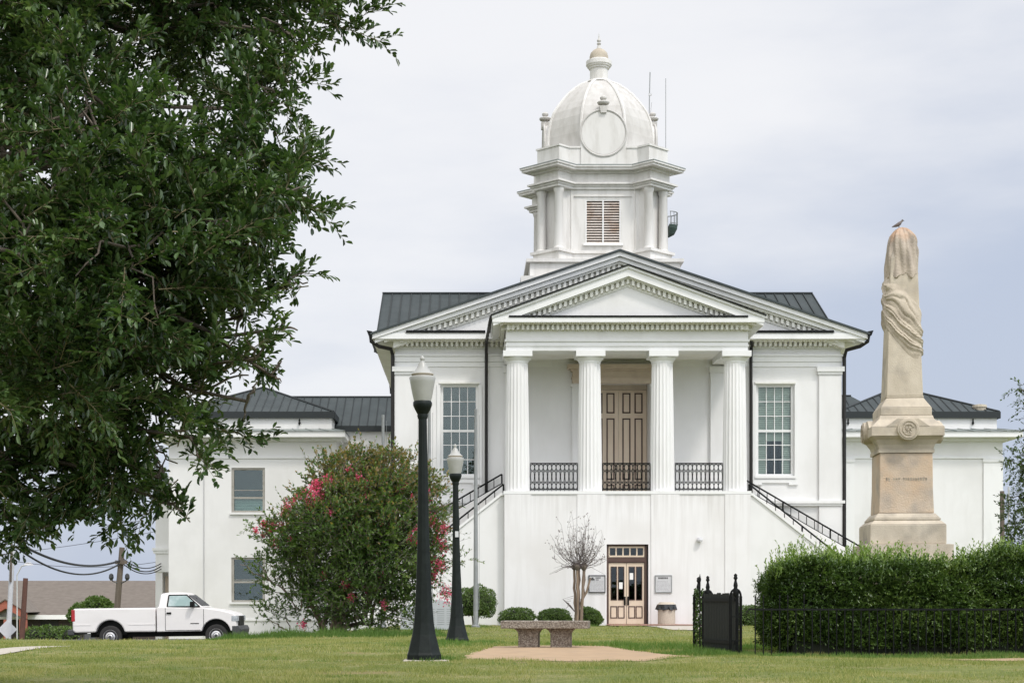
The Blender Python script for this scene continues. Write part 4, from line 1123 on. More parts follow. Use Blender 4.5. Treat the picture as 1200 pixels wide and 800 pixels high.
# ---- pickup truck: x forward, y to the left, z up
def make_truck():
    t = thing('pickup_truck', (-12.66, 53.2, -0.755), 'white single cab pickup truck parked in front of the left wing', 'pickup truck', rz=0)
    t.rotation_euler = (0, R(-.75), 0)
    hw = .96
    def arch(cx, r, z0):   # the wheel opening, from front to rear along the underside
        return [(cx + r * math.cos(a_), z0 + r * math.sin(a_)) for a_ in np.linspace(-.28, math.pi + .28, 17)]
    # cargo bed
    low = .50
    poly = [(2.66, low), (2.66, 1.27), (.03, 1.27), (.0, 1.0), (.05, low + .04)] + [(.70, low)] + arch(1.21, .47, .40)[::-1] + []
    poly = [(2.66, low), (2.66, 1.27), (.06, 1.27), (.0, 1.15), (.02, low + .06), (.10, low)] + [p for p in arch(1.21, .47, .42)[::-1] if p[1] > low] + []
    MB().prism(poly, -hw, hw, 'y').build('bed', M['truck'], t, bevel=.045)
    mb = MB(); mb.box(.10, 2.60, -hw + .07, hw - .07, 1.24, 1.276); mb.build('bed_cavity', M['plastic'], t)
    mb = MB()
    for s_ in (-1, 1):
        mb.box(.05, .60, s_ * hw - .012, s_ * hw + .012, .735, .75)
        mb.box(1.80, 2.66, s_ * hw - .012, s_ * hw + .012, .735, .75)
    mb.build('body_crease', M['truck'], t)
    # cab with bonnet
    poly = [(2.70, low), (2.70, 1.26), (2.74, 1.29), (4.22, 1.24), (4.7, 1.17), (5.12, 1.06), (5.22, .98), (5.25, .56), (5.18, low)] + [p for p in arch(4.59, .47, .42) if p[1] > low]
    MB().prism(poly, -hw, hw, 'y').build('body', M['truck'], t, bevel=.05)
    def sec(x0, x1, z, y, e=.0): return [(x0, -y, z), (x1, -y, z), (x1, y, z), (x0, y, z)]
    MB().loft([sec(2.72, 4.20, 1.25, .90), sec(2.75, 4.12, 1.30, .88), sec(2.80, 3.66, 1.66, .76), sec(2.84, 3.58, 1.715, .72), sec(3.0, 3.45, 1.745, .58)]).build('cab', M['truck'], t, bevel=.03)
    gl = mat('tinted_car_glass', (0.20, 0.30, 0.29), (0.42, 0.50, 0.50), 1.6, 0.08, spec=0.8, lo=.4, hi=.6)
    for s_ in (-1, 1):
        pz = [(3.06, 1.305), (4.02, 1.305), (3.62, 1.645), (3.10, 1.645)]
        yy = lambda z: s_ * (.885 - (z - 1.30) / .36 * .115 + .006)
        mb = MB().add([(x, yy(z), z) for x, z in pz] + [(x, yy(z) + s_ * .008, z) for x, z in pz], [(0, 1, 2, 3), (4, 5, 6, 7), (0, 1, 5, 4), (1, 2, 6, 5), (2, 3, 7, 6), (3, 0, 4, 7)])
        mb.build('side_window', gl, t)
        fr = MB(); P = [Vector((x, yy(z) + s_ * .004, z)) for x, z in [(3.03, 1.29), (4.07, 1.29), (3.64, 1.665), (3.07, 1.665)]]
        for i in range(4): fr.bar(P[i], P[(i + 1) % 4], .028)
        fr.build('window_seal', M['dark'], t)
        d = MB()
        for a_, b2 in (((2.98, .54), (2.98, 1.26)), ((4.20, .62), (4.20, 1.20)), ((2.98, .54), (4.10, .54))): d.bar((a_[0], s_ * (hw + .001), a_[1]), (b2[0], s_ * (hw + .001), b2[1]), .012)
        d.build('door_gap', M['plastic'], t)
        MB().box(3.02, 3.17, s_ * (hw + .016) - .016, s_ * (hw + .016) + .016, 1.06, 1.12).build('door_handle', M['dark'], t, bevel=.008)
        MB().box(3.78, 4.05, s_ * (hw + .006) - .006, s_ * (hw + .006) + .006, .745, .765).build('fender_badge', M['dark'], t)
        mm = MB(); mm.box(3.80, 3.93, s_ * 1.08 - .11, s_ * 1.08 + .11, 1.28, 1.45); mm.bar((3.86, s_ * .90, 1.28), (3.86, s_ * 1.04, 1.33), .05)
        mm.build('side_mirror', M['dark'], t, bevel=.02)
        MB().box(-.015, .10, s_ * (hw - .06) - .065, s_ * (hw - .06) + .065, .86, 1.23).build('tail_light', M['redlens'], t, bevel=.012)
        MB().box(5.08, 5.275, s_ * .76 - .207, s_ * .76 + .207, .80, .985).build('headlight', M['clearlens'], t, bevel=.02)
        for cx_ in (1.21, 4.59):
            w = MB(); T = Matrix.Translation((cx_, s_ * .83, .355)) @ Matrix.Rotation(R(90) * (1 if s_ < 0 else -1), 4, 'X')
            w.lathe([(.21, -.12), (.33, -.12), (.355, -.09), (.36, 0), (.355, .09), (.335, .118), (.25, .125), (.22, .11)], n=32)
            wh = w.xf(T).build('wheel', M['rubber'], t, smooth=True)
            w = MB().lathe([(.235, .10), (.225, .13), (.20, .10), (.17, .085), (.155, .11), (.11, .125), (.09, .10), (.085, .14), (.06, .155), (.01, .16)], n=28); w.xf(T).build('rim', M['chrome'], wh, smooth=True)
            w = MB()
            for k in range(8):
                th = k * math.pi / 4
                w.lathe([(.026, .118), (.026, .128)], (.185 * math.cos(th), .185 * math.sin(th)), 8)
            w.lathe([(.05, .156), (.05, .165)], (0, 0), 12)
            w.xf(T).build('rim_holes', M['plastic'], wh)
    # windscreen, grille, bumpers, underside
    mb = MB().add([(4.10, -.82, 1.315), (4.10, .82, 1.315), (3.69, .70, 1.655), (3.69, -.70, 1.655), (4.12, -.82, 1.32), (4.12, .82, 1.32), (3.71, .70, 1.66), (3.71, -.70, 1.66)], [(0, 1, 2, 3), (4, 5, 6, 7), (0, 1, 5, 4), (1, 2, 6, 5), (2, 3, 7, 6), (3, 0, 4, 7)])
    mb.build('windscreen', M['plastic'], t)
    g = MB(); g.box(5.16, 5.285, -.55, .55, .64, .97)
    g.build('grille', M['dark'], t, bevel=.02)
    b_ = MB(); b_.loft([[(5.10, y, .36), (5.44 - .12 * abs(y) ** 3, y, .36), (5.48 - .12 * abs(y) ** 3, y, .55), (5.42 - .12 * abs(y) ** 3, y, .66), (5.10, y, .66)] for y in np.linspace(-.97, .97, 9)])
    b_.build('front_bumper', M['plastic'], t, bevel=.015)
    MB().box(-.16, .06, -.92, .92, .42, .60).build('rear_bumper', M['plastic'], t, bevel=.03)
    MB().box(.5, 5.0, -.55, .55, .34, .62).build('chassis', M['dark'], t)
    for a_, b2 in ((.72, 1.7), (4.1, 5.08)): MB().box(a_, b2, -.72, .72, .42, .92).build('wheel_well', M['dark'], t)
    MB().bar((4.05, -.3, 1.33), (3.82, -.1, 1.57), .02).build('wiper', M['dark'], t)
    return t
make_truck()

# ---- a silver car parked far down behind the truck
t = thing('parked_car', (-21.2, 95.0, gz(-21.2, 95)), 'silver car just visible under the tail of the white pickup truck', 'car')
MB().prism([(-2.1, .35), (-2.15, .75), (-2.0, .92), (-1.2, 1.0), (1.0, .98), (2.0, .85), (2.15, .6), (2.1, .35)], -.85, .85, 'y').build('body', M['ash_pole'], t, bevel=.06)
MB().loft([[(-1.5, -.8, .98), (1.1, -.8, .98), (1.1, .8, .98), (-1.5, .8, .98)], [(-1.0, -.66, 1.42), (.35, -.66, 1.42), (.35, .66, 1.42), (-1.0, .66, 1.42)]]).build('cabin_glass', M['plastic'], t, bevel=.04)
MB().box(-.98, .33, -.64, .64, 1.425, 1.46).build('roof', M['ash_pole'], t, bevel=.015)
for cx_ in (-1.35, 1.35):
    for s_ in (-1, 1):
        w = MB().lathe([(.18, -.1), (.31, -.1), (.33, 0), (.31, .1), (.18, .1)], n=20).xf(Matrix.Translation((cx_, s_ * .78, .33)) @ Matrix.Rotation(R(90), 4, 'X')); w.build('wheel', M['rubber'], t, smooth=True)

# ---- draped obelisk monument, with a bird
MX, MY = 7.14, 27.05
mon = thing('obelisk_monument', (MX, MY, 0), 'buff stone obelisk draped with carved cloth on a moulded pedestal', 'monument', rz=R(-5))
def sq(mb, w0, z0, w1=None, z1=None): 
    w1 = w0 if w1 is None else w1
    return mb.loft([[(-w0, -w0, z0), (w0, -w0, z0), (w0, w0, z0), (-w0, w0, z0)], [(-w1, -w1, z1), (w1, -w1, z1), (w1, w1, z1), (-w1, w1, z1)]])
mb = MB(); sq(mb, .92, -.2, .92, 1.30); sq(mb, .70, 1.303, .70, 1.70); sq(mb, .705, 1.40, .705, 1.41)
mb.build('step', M['stone'], mon, bevel=.012)
mb = MB(); sq(mb, .605, 1.703, .605, 2.02); sq(mb, .605, 2.021, .53, 2.09); sq(mb, .53, 2.092, .53, 2.13); sq(mb, .52, 2.132, .455, 2.21)
mb.build('plinth', M['stone'], mon, bevel=.012)
MB().loft([[(-w, -w, z), (w, -w, z), (w, w, z), (-w, w, z)] for w, z in ((.44, 2.213), (.425, 2.6), (.42, 3.19))]).build('die', M['stone_die'], mon, bevel=.012)
mb = MB(); sq(mb, .445, 3.193, .445, 3.25)
mb.loft([[(-w, -w, z), (w, -w, z), (w, w, z), (-w, w, z)] for w, z in ((.43, 3.252), (.45, 3.32), (.50, 3.40), (.565, 3.45))])
mb.build('neck_mould', M['stone'], mon)
mb = MB(); sq(mb, .58, 3.452, .58, 3.60)
# gabled cap: four low gables meeting under the shaft's base
mb.loft([[(-w, -w, z), (w, -w, z), (w, w, z), (-w, w, z)] for w, z in ((.58, 3.602), (.44, 3.74), (.42, 3.80))])
for q in range(4):
    g = MB().prism([(-.36, 3.601), (.36, 3.601), (.16, 3.74), (-.16, 3.74)], -.585, -.1, 'y'); g.xf(Matrix.Rotation(q * math.pi / 2, 4, 'Z')); mb.join(g)
mb.build('cap_block', M['stone'], mon, bevel=.008)
for q in range(4):
    T = Matrix.Rotation(q * math.pi / 2, 4, 'Z')
    g = MB().loft([[(.175 * math.cos(a_), y, 3.555 + .175 * math.sin(a_)) for a_ in np.linspace(0, 2 * math.pi, 32, endpoint=False)] for y in (-.635, -.40)])
    md = g.xf(T).build('medallion', M['stone'], mon, bevel=.01)
    g = MB(); rr = random.Random(3 + q)
    g.tube([(.135 * math.cos(a_), -.636, 3.555 + .135 * math.sin(a_)) for a_ in np.linspace(0, 2 * math.pi, 28)], .018, 5, cap=False)
    g.tube([(.085 * math.cos(a_), -.636, 3.555 + .085 * math.sin(a_)) for a_ in np.linspace(.4, 5.2, 16)], .02, 5)
    for k in range(12):
        a_ = rr.uniform(0, 6.28); r_ = rr.uniform(0, .09)
        g.tube([(r_ * math.cos(a_), -.64, 3.555 + r_ * math.sin(a_)), (r_ * math.cos(a_) + rr.uniform(-.04, .04), -.645, 3.555 + r_ * math.sin(a_) + rr.uniform(-.04, .04))], .014, 5)
    g.xf(T).build('relief', M['cloth'], md)
mb = MB(); sq(mb, .41, 3.803, .41, 3.93); sq(mb, .405, 3.932, .295, 4.10); sq(mb, .30, 4.102, .30, 4.13)
mb.build('shaft_base', M['stone'], mon, bevel=.01)
SH = lambda z: .292 - .082 * (z - 4.13) / 2.4
MB().loft([[(-w, -w, z), (w, -w, z), (w, w, z), (-w, w, z)] for w, z in ((SH(4.133), 4.133), (SH(5.2), 5.2), (SH(6.4), 6.4), (.12, 6.78))]).build('shaft', M['stone'], mon, bevel=.01)
q = MB(); rr = random.Random(8)
x = -.36
while x < .33:
    w = rr.uniform(.022, .034)
    if rr.random() < .84:
        for _ in range(2): q.box(x + rr.uniform(0, w * .5), x + w * .9, -.4275, -.418, 2.735 + rr.uniform(0, .03), 2.775 + rr.uniform(0, .02))
        q.box(x, x + .008, -.4275, -.418, 2.735, 2.792)
    x += w + .012
q.build('worn_inscription', M['cloth'], mon)
# the swag of cloth wound round the shaft, and the shroud over its top
def sup(th, w, k=5.0):
    c_, s_ = math.cos(th), math.sin(th)
    return w / ((abs(c_) ** k + abs(s_) ** k) ** (1 / k))
def cloth_grid(name, mt, nu, nv, fn):
    V = []; F = []
    for j in range(nv + 1):
        for i in range(nu): V.append(fn(i / nu, j / nv))
    for j in range(nv):
        for i in range(nu):
            a_ = j * nu + i; b_ = j * nu + (i + 1) % nu
            F.append((a_, b_, b_ + nu, a_ + nu))
    mb = MB().add(V, F); o = mb.build(name, mt, mon, smooth=True); return o
def swag(u, v):
    th = 2 * math.pi * u
    tilt = -.26 * math.cos(th + .25)
    zt = 5.90 + tilt + .03 * math.sin(3 * th); zb = 4.98 + tilt * 1.05 + .05 * math.sin(2 * th + 1)
    z = zb + (zt - zb) * v
    p3 = Vector((math.cos(th) * 1.6, math.sin(th) * 1.6, z * 2.2))
    f = 10.5 * (v + .10 * math.sin(5 * v + th)) + .9 * math.cos(th * 2 + .4) * v + .5 * math.sin(th * 3 + 4 * v) + 1.3 * mnoise.noise(p3)
    big = .5 + .5 * math.sin(2 * math.pi * f / 3.1 + th)
    rid = abs(math.sin(math.pi * f)) ** .6
    edge = min(1, min(v, 1 - v) * 9)
    d = (.012 + .026 * rid * (.45 + .8 * big) + .014 * big + .012 * math.sin(math.pi * v) + .035 * max(0, -math.cos(th)) * v + .010 * mnoise.noise(p3 * 4)) * edge
    r = sup(th, SH(z), 7) + d
    return (r * math.cos(th), r * math.sin(th), z)
cloth_grid('cloth_swag', M['cloth'], 120, 60, swag)
SZ = [6.08, 6.3, 6.55, 6.70, 6.79, 6.87, 6.92, 6.945]; SWD = [.252, .250, .240, .218, .190, .135, .085, .012]
def shroud(u, v):
    th = 2 * math.pi * u
    hem = 6.10 + .035 * math.sin(7 * th) + .02 * math.sin(13 * th + 1)
    z = hem + (6.945 - hem) * v
    w = float(np.interp(z, SZ, SWD)); fd = min(1, w / .2)
    cr = (th + 1.05 - 1.5 * (1 - v)) % (2 * math.pi)
    crease = -.035 * max(0, 1 - min(cr, 2 * math.pi - cr) * 7)
    p3 = Vector((math.cos(th) * 2, math.sin(th) * 2, z * 2))
    f = .011 * math.sin(15 * th + 3.5 * v) + .016 * math.sin(5 * th + 6 * v) + crease + .012 * mnoise.noise(p3) + .006 * mnoise.noise(p3 * 3.1)
    r = sup(th, w, 3.6) * .985 + f * fd
    if v == 0: r = sup(th, SH(z), 7) - .004
    return (r * math.cos(th), r * math.sin(th), z if v > 0 else hem + .004)
cloth_grid('cloth_shroud', M['shroud'], 120, 50, shroud)
# bird
bird = thing('bird', (MX - .06, MY - .02, 6.93), 'small grey bird perched on top of the obelisk', 'bird', rz=R(15)); bird.scale = (.78, .78, .78)
fe = mat('grey_feathers', (0.17, 0.145, 0.13), (0.10, 0.09, 0.085), 14, 0.9)
spine = [(-.155, .012, .004, .010), (-.10, .030, .016, .016), (-.06, .050, .034, .034), (0, .080, .046, .048), (.045, .108, .042, .044), (.068, .138, .030, .030), (.085, .160, .030, .030), (.105, .166, .022, .022), (.116, .164, .006, .006)]
rings = []
for x, z, ry, rz in spine: rings.append([(x, ry * math.cos(a_), z + rz * math.sin(a_)) for a_ in np.linspace(0, 2 * math.pi, 14, endpoint=False)])
MB().loft(rings).build('body', fe, bird, smooth=True)
for s_ in (-1, 1):
    MB().loft([[(x, s_ * (y + .006 * math.cos(a_)), z + h * math.sin(a_)) for a_ in np.linspace(0, 2 * math.pi, 8, endpoint=False)] for x, y, z, h in ((.05, .040, .10, .008), (.0, .047, .085, .030), (-.06, .038, .06, .022), (-.13, .014, .03, .006))]).build('wing', M['twig'], bird, smooth=True)
    MB().tube([(.01, s_ * .015, .04), (.015, s_ * .018, -.02)], .004, 5).build('leg', M['twig'], bird)
MB().loft([[(.112, .008 * math.cos(a_), .163 + .008 * math.sin(a_)) for a_ in np.linspace(0, 6.283, 6, endpoint=False)], [(.142, .001 * math.cos(a_), .158 + .001 * math.sin(a_)) for a_ in np.linspace(0, 6.283, 6, endpoint=False)]]).build('beak', M['dark'], bird)

# ---- iron fence, gate posts, gate
FY = 23.55
fence = thing('iron_fence', (3.99, FY, 0), 'low black iron picket fence in front of the tall hedge', 'fence')
L = 5.4
mb = MB(); mb.box(.02, L, -.012, .012, .655, .68); mb.build('rail', M['dark'], fence)
k = 0; x = .12
while x < L:
    zt = .88 if k in (0, 1, 3, 4) else (.90 if k == 6 else .69)
    mb = MB().tube([(x, 0, -.15), (x, 0, zt - .05)], .0095, 5); mb.lathe([(.012, zt - .05), (.014, zt - .035), (.001, zt)], (x, 0), 6)
    mb.build('picket', M['dark'], fence); x += .117; k += 1
def gate_post():
    t = thing('gate_post', (3.90, 24.0, gz(3.9, 24)), 'arched cast iron gate post with urn finial, nearest the tall hedge', 'gate post', 'cast iron gate posts')
    mb = MB()
    for s_ in (-1, 1): mb.bar((s_ * .075, 0, -.1), (s_ * .075, 0, .86), .032)
    mb.tube([(.075 * math.cos(a_), 0, .86 + .10 * math.sin(a_)) for a_ in np.linspace(0, math.pi, 11)], .018, 6)
    mb.box(-.06, .06, -.01, .01, .55, .565); mb.box(-.06, .06, -.01, .01, .2, .215)
    mb.build('post', M['dark'], t)
    MB().lathe([(.016, .84), (.036, .88), (.040, .94), (.026, .98), (.034, 1.01), (.026, 1.05), (.018, 1.08), (.018, 1.10), (.032, 1.12), (.022, 1.15), (.028, 1.165), (.006, 1.19)], n=12).build('finial', M['dark'], t, smooth=True)
    return t
gp = gate_post()
for x, y, lab in ((3.74, 25.7, 'cast iron gate post with urn finial at the left end of the dark gate'), (3.83, 27.4, 'cast iron gate post wrapped in ivy, leftmost of the three')):
    c_ = copy_tree(gp); c_.location = (x, y, gz(x, y)); c_['label'] = lab; c_.rotation_euler = (0, 0, R(12))
t = thing('spike_rod', (3.72, 27.0, gz(3.72, 27)), 'thin iron rod sticking up above the ivy between the gate posts', 'rod')
t.location.x = 3.80
MB().tube([(0, 0, -.1), (0, 0, 1.1)], .012, 6).build('rod', M['dark'], t); MB().lathe([(.012, 1.1), (.022, 1.14), (.001, 1.24)], n=6).build('point', M['dark'], t)
ga, gb = Vector((3.94, 24.12, 0)), Vector((3.66, 25.5, 0)); gd = gb - ga
gate = thing('garden_gate', ga, 'dark green board gate panel half hidden in grass between iron posts', 'gate', rz=math.atan2(gd.y, gd.x))
gl_ = gd.length; mb = MB()
gm2 = mat('green_black_boards', (0.008, 0.011, 0.0095), (0.013, 0.017, 0.014), 4, 0.6, 0.2, 20, spec=.25, stretch=(6, 6, .4))
for i in range(12):
    zt = .90 + .012 * math.sin(i * 2.3)
    mb.box(i * gl_ / 12 + .003, (i + 1) * gl_ / 12 - .003, -.014, .014, .02, zt)
mb.build('boards', gm2, gate)
mb = MB(); mb.box(0, gl_, .015, .04, .15, .20); mb.box(0, gl_, .015, .04, .78, .83); mb.box(-.03, 0, -.02, .03, 0, .94); mb.build('frame', M['dark'], gate)
MB().tube([(-.02, -.03, .745), (gl_ * .25, -.03, .765), (gl_ * .55, -.03, .80), (gl_, -.03, .80)], .009, 5).build('wire', M['pole'], gate)

# ---- poles, sign, cables at the left
def at(px, py, Y): return Vector(((px - 550) * Y / 1920, Y, EYE + (702 - py) * Y / 1920))
def pole_between(name, b_, tp, r, mt, label, cat, group=None, r1=None):
    t = thing(name, (b_.x, b_.y, gz(b_.x, b_.y)), label, cat, group)
    MB().tube([(0, 0, -.3), tuple(tp - Vector(t.location))], r, 9, r1=r1).build('pole', mt, t, smooth=True)
    return t
pa = pole_between('utility_pole', at(9, 757, 60), at(15, 640, 60), .10, M['ash_pole'], 'silvery grey utility pole at the left edge, leaning slightly, by the diamond sign', 'utility pole', r1=.085)
MB().bar((.14, -.12, 2.2), (.18, -.12, 3.6), .06).build('cable_guard', M['wood'], pa)
pole_between('stub_pole', at(24.5, 757, 57), at(30, 677, 57), .10, M['rust'], 'short rust brown leaning post before the brick house', 'post', r1=.085)
pb = pole_between('utility_pole', at(133, 752, 78), at(143, 641, 78), .17, M['wood'], 'weathered wooden utility pole leaning behind the white pickup truck', 'utility pole', r1=.13)
pt = at(143, 641, 78) - Vector(pb.location)
mb = MB(); mb.box(pt.x - .28, pt.x + .28, pt.y - .25, pt.y - .15, pt.z - .80, pt.z - .62); mb.build('crossarm', M['wood'], pb)
for s_ in (-1, 1):
    mb = MB(); p0 = pt + Vector((s_ * .1 - .1, -.1, -1.7)); mb.tube([p0, p0 + Vector((s_ * .22, -.05, .10)), p0 + Vector((s_ * .27, -.05, .3))], .03, 6); mb.lathe([(.05, p0.z + .12), (.12, p0.z + .25), (.10, p0.z + .40), (.03, p0.z + .46)], (p0.x + s_ * .28, p0.y - .05), 10)
    mb.build('floodlight', M['plastic'], pb)
def cable(p, q, sag, r, label, group='utility cables', name='utility_cable', kink=0):
    n_ = 22; pts = []
    for i in range(n_ + 1):
        s_ = i / n_; v = p.lerp(q, s_); v.z -= 4 * sag * s_ * (1 - s_); pts.append(v - p)
    t = MB().tube(pts, r, 6).build(name, M['cable'], None, smooth=True, loc=(0, 0, 0)); t.location = p
    return setp(t, label, 'cable', group)
pl = at(14, 636, 60); pr = at(141, 657, 78)
cable(at(18, 634, 60), pr + Vector((0, 0, .02)), .52, .05, 'upper of the two thick black cables sagging between the left poles')
cable(at(18, 640, 60), pr + Vector((0, 0, -.12)), .75, .038, 'lower of the two thick black cables sagging between the left poles')
e_ = Vector((-15.6, 82.9, 2.55))
cable(pr + Vector((.1, 0, .15)), e_ + Vector((0, 0, .08)), .36, .025, 'topmost of the three cables from the wooden pole to the white side porch')
cable(pr + Vector((.1, 0, .05)), e_ + Vector((0, 0, -.06)), .40, .03, 'middle one of the three cables from the wooden pole to the white side porch')
cable(pr + Vector((.1, 0, -.10)), e_ + Vector((0, 0, -.20)), .36, .025, 'lowest of the three cables from the wooden pole to the white side porch')
cable(at(-60, 655, 90), at(300, 596, 105), .4, .016, 'upper of two hair-thin wires crossing the pale sky at far left', 'thin overhead wires', 'overhead_wire')
cable(at(-60, 640, 90), at(260, 640, 100), 1.2, .016, 'lower of two hair-thin wires crossing the pale sky at far left', 'thin overhead wires', 'overhead_wire')
p0 = at(10, 737, 58)
t = thing('road_sign', (p0.x, p0.y - .14, gz(p0.x, p0.y)), 'grey diamond road sign seen from behind at the far left', 'sign')
zc = p0.z - t.location.z
MB().prism([(-.34, zc), (0, zc - .34), (.34, zc), (0, zc + .34)], -.01, .01, 'y').build('plate', M['sign'], t); MB().tube([(0, .04, -.2), (0, .04, zc + .3)], .03, 6).build('post', M['pole'], t)
p0 = at(20, 752, 95)
t = thing('street_light', (p0.x, p0.y, gz(p0.x, p0.y)), 'thin far street light on a curved arm above the brick house roof', 'street light')
q = at(33, 661, 95) - Vector(t.location)
MB().tube([(0, 0, 0), (0, 0, q.z - .6), (q.x * .4, 0, q.z - .1), (q.x, 0, q.z)], .04, 6).build('arm', M['ash_pole'], t); MB().loft([[(q.x + a_, b2, q.z - .05) for a_, b2 in ((-.25, -.12), (.3, -.12), (.3, .12), (-.25, .12))], [(q.x + a_, b2, q.z + .12) for a_, b2 in ((-.1, -.06), (.15, -.06), (.15, .06), (-.1, .06))]]).build('lamp_head', M['sign'], t)
# right edge
t = thing('utility_pole', (at(1175, 640, 62).x, 62, gz(20, 62)), 'dark utility pole behind the tree at the right edge', 'utility pole')
MB().tube([(0, 0, 0), (-.02, 0, at(0, 571, 62).z)], .10, 8, r1=.085).build('pole', M['wood'], t, smooth=True)
t = thing('flagpole', (at(1182, 640, 60).x, 60, gz(20, 60)), 'thin white pole beside the dark utility pole at the right edge', 'flagpole')
MB().tube([(0, 0, 0), (0, 0, at(0, 566, 60).z)], .035, 6).build('pole', M['ash_pole'], t)

# ---- brick house far left
HY = 120.0
hz = gz(-30, 121)
hs = thing('brick_house', (-30, HY, hz), 'low brick house with a long brown roof and red gabled entrance, far left', 'house')
f = lambda px, py, Y=HY: at(px, py, Y) - Vector((-30, HY, hz))
x0, x1 = f(-90, 0).x, f(215, 0).x; ze, zr = f(0, 722).z, f(0, 680, HY + 7).z
MB().box(x0, x1, .6, 13, 0, ze).build('wall', mat('dim_brown_brick', (0.075, 0.055, 0.05), (0.055, 0.045, 0.04), 3, .9), hs)
MB().prism([(-.0, ze - .05), (0, ze + .1), (7, zr), (14, ze + .1), (14, ze - .05)], x0 - .4, x1 + .4, 'x').build('roof', M['shingle'], hs)
MB().box(x0 - .4, x1 + .4, -.12, -.004, ze - .20, ze + .12).build('fascia', M['paper'], hs)
for a_, b2 in ((45, 66), (100, 118), (150, 168)):
    w = MB().box(f(a_, 0).x, f(b2, 0).x, .54, .597, f(0, 737).z, f(0, 724).z).build('window', M['void'], hs)
gx0, gx1, gxc = f(-2, 0).x, f(43, 0).x, f(20, 0).x; gt = f(0, 702.5).z; ge = f(0, 717).z
mb = MB()
for s_, xe in ((-1, gx0), (1, gx1)):
    mb.prism([(gxc, gt), (xe, ge), (xe, ge - .5), (gxc, gt - .6)], -3.0, -2.5, 'y')
    mb.box(min(xe, xe - s_ * .45), max(xe, xe - s_ * .45), -3.0, -2.5, 0, ge - .45)
mb.build('entrance_gable', M['brickred'], hs)
MB().prism([(gx0 + .2, ge - .3), (gxc, gt - .45), (gx1 - .2, ge - .3)], -2.2, -2.0, 'y').build('gable_infill', M['pole'], hs)
MB().prism([(gx0 - .1, ge + .02), (gxc, gt + .1), (gx1 + .1, ge + .02), (gxc, gt + .0)], -3.1, 4, 'y').build('entrance_roof', M['shingle'], hs)
for s_, xe in ((-1, gx0), (1, gx1)): MB().box(xe - s_ * 1.3 - .12, xe - s_ * 1.3 + .12, -2.8, -2.55, 0, ge - .5).build('porch_post', M['brickred'], hs)
# ------------------------------------------------------------------ plants
def unit(v): return v / np.maximum(np.linalg.norm(v, axis=-1, keepdims=True), 1e-9)


def leaves_geo(P, D, Nn, Lf, Wf, curl=0.18):
    """broad leaves: P base, D direction, Nn rough normal, length, width -> vertices and quads"""
    S = unit(np.cross(D, Nn)); U = unit(np.cross(S, D))
    Lf = Lf[:, None]; Wf = Wf[:, None]
    v = np.stack([P,
                  P + D * Lf * .35 + S * Wf * .40 + U * Wf * curl,
                  P + D * Lf * .74 + S * Wf * .42 + U * Wf * curl,
                  P + D * Lf - U * Lf * .10,
                  P + D * Lf * .74 - S * Wf * .42 + U * Wf * curl,
                  P + D * Lf * .35 - S * Wf * .40 + U * Wf * curl], 1)
    n_ = len(P); b = (np.arange(n_) * 6)[:, None]
    f = np.concatenate([b + np.array([[0, 1, 2, 3]]), b + np.array([[0, 3, 4, 5]])], 1).reshape(-1, 4)
    return v.reshape(-1, 3), f


def small_leaves(P, D, Nn, Lf, Wf):
    """small leaves: one folded diamond of two triangles"""
    S = unit(np.cross(D, Nn)); U = unit(np.cross(S, D)); Lf = Lf[:, None]; Wf = Wf[:, None]
    v = np.stack([P, P + D * Lf * .5 + S * Wf * .5 + U * Wf * .12, P + D * Lf, P + D * Lf * .5 - S * Wf * .5 + U * Wf * .12], 1)
    n_ = len(P); b = (np.arange(n_) * 4)[:, None]
    f = np.concatenate([b + np.array([[0, 1, 2]]), b + np.array([[0, 2, 3]])], 1).reshape(-1, 3)
    return v.reshape(-1, 3), f


def lobes_points(rg, lobes, n_, shell=.45):
    lobes = np.array(lobes, float); vol = lobes[:, 3] * lobes[:, 4] * lobes[:, 5]
    vol = np.maximum(vol, 0) ** .8
    i = rg.choice(len(lobes), n_, p=vol / vol.sum())
    d = unit(rg.normal(size=(n_, 3)))
    r = shell + (1 - shell) * np.sqrt(rg.random(n_))
    return lobes[i, :3] + d * lobes[i, 3:6] * r[:, None], d, i


def twigs(rg, P, D, length, per, droop=.15, side=.9):
    """leaf bases and directions along curved twigs"""
    n_ = len(P)
    t = (np.arange(per) + .6)[None, :] / per + rg.normal(size=(n_, per)) * .03
    L = length[:, None]
    pos = P[:, None, :] + D[:, None, :] * (t * L)[..., None] + np.array([0, 0, -1.0]) * (droop * L * t ** 2)[..., None]
    tan = unit(D[:, None, :] + np.array([0, 0, -1.0]) * (2 * droop * t)[..., None])
    rnd = unit(rg.normal(size=(n_, per, 3)))
    sd = unit(np.cross(tan, rnd))
    spread = side * (1 - .5 * t)[..., None]
    ld = unit(tan * .8 + sd * spread + np.array([0, 0, .12]))
    nr = unit(np.cross(ld, np.cross(np.array([0, 0, 1.0]) + rnd * .55, ld)))
    return pos.reshape(-1, 3), ld.reshape(-1, 3), nr.reshape(-1, 3)


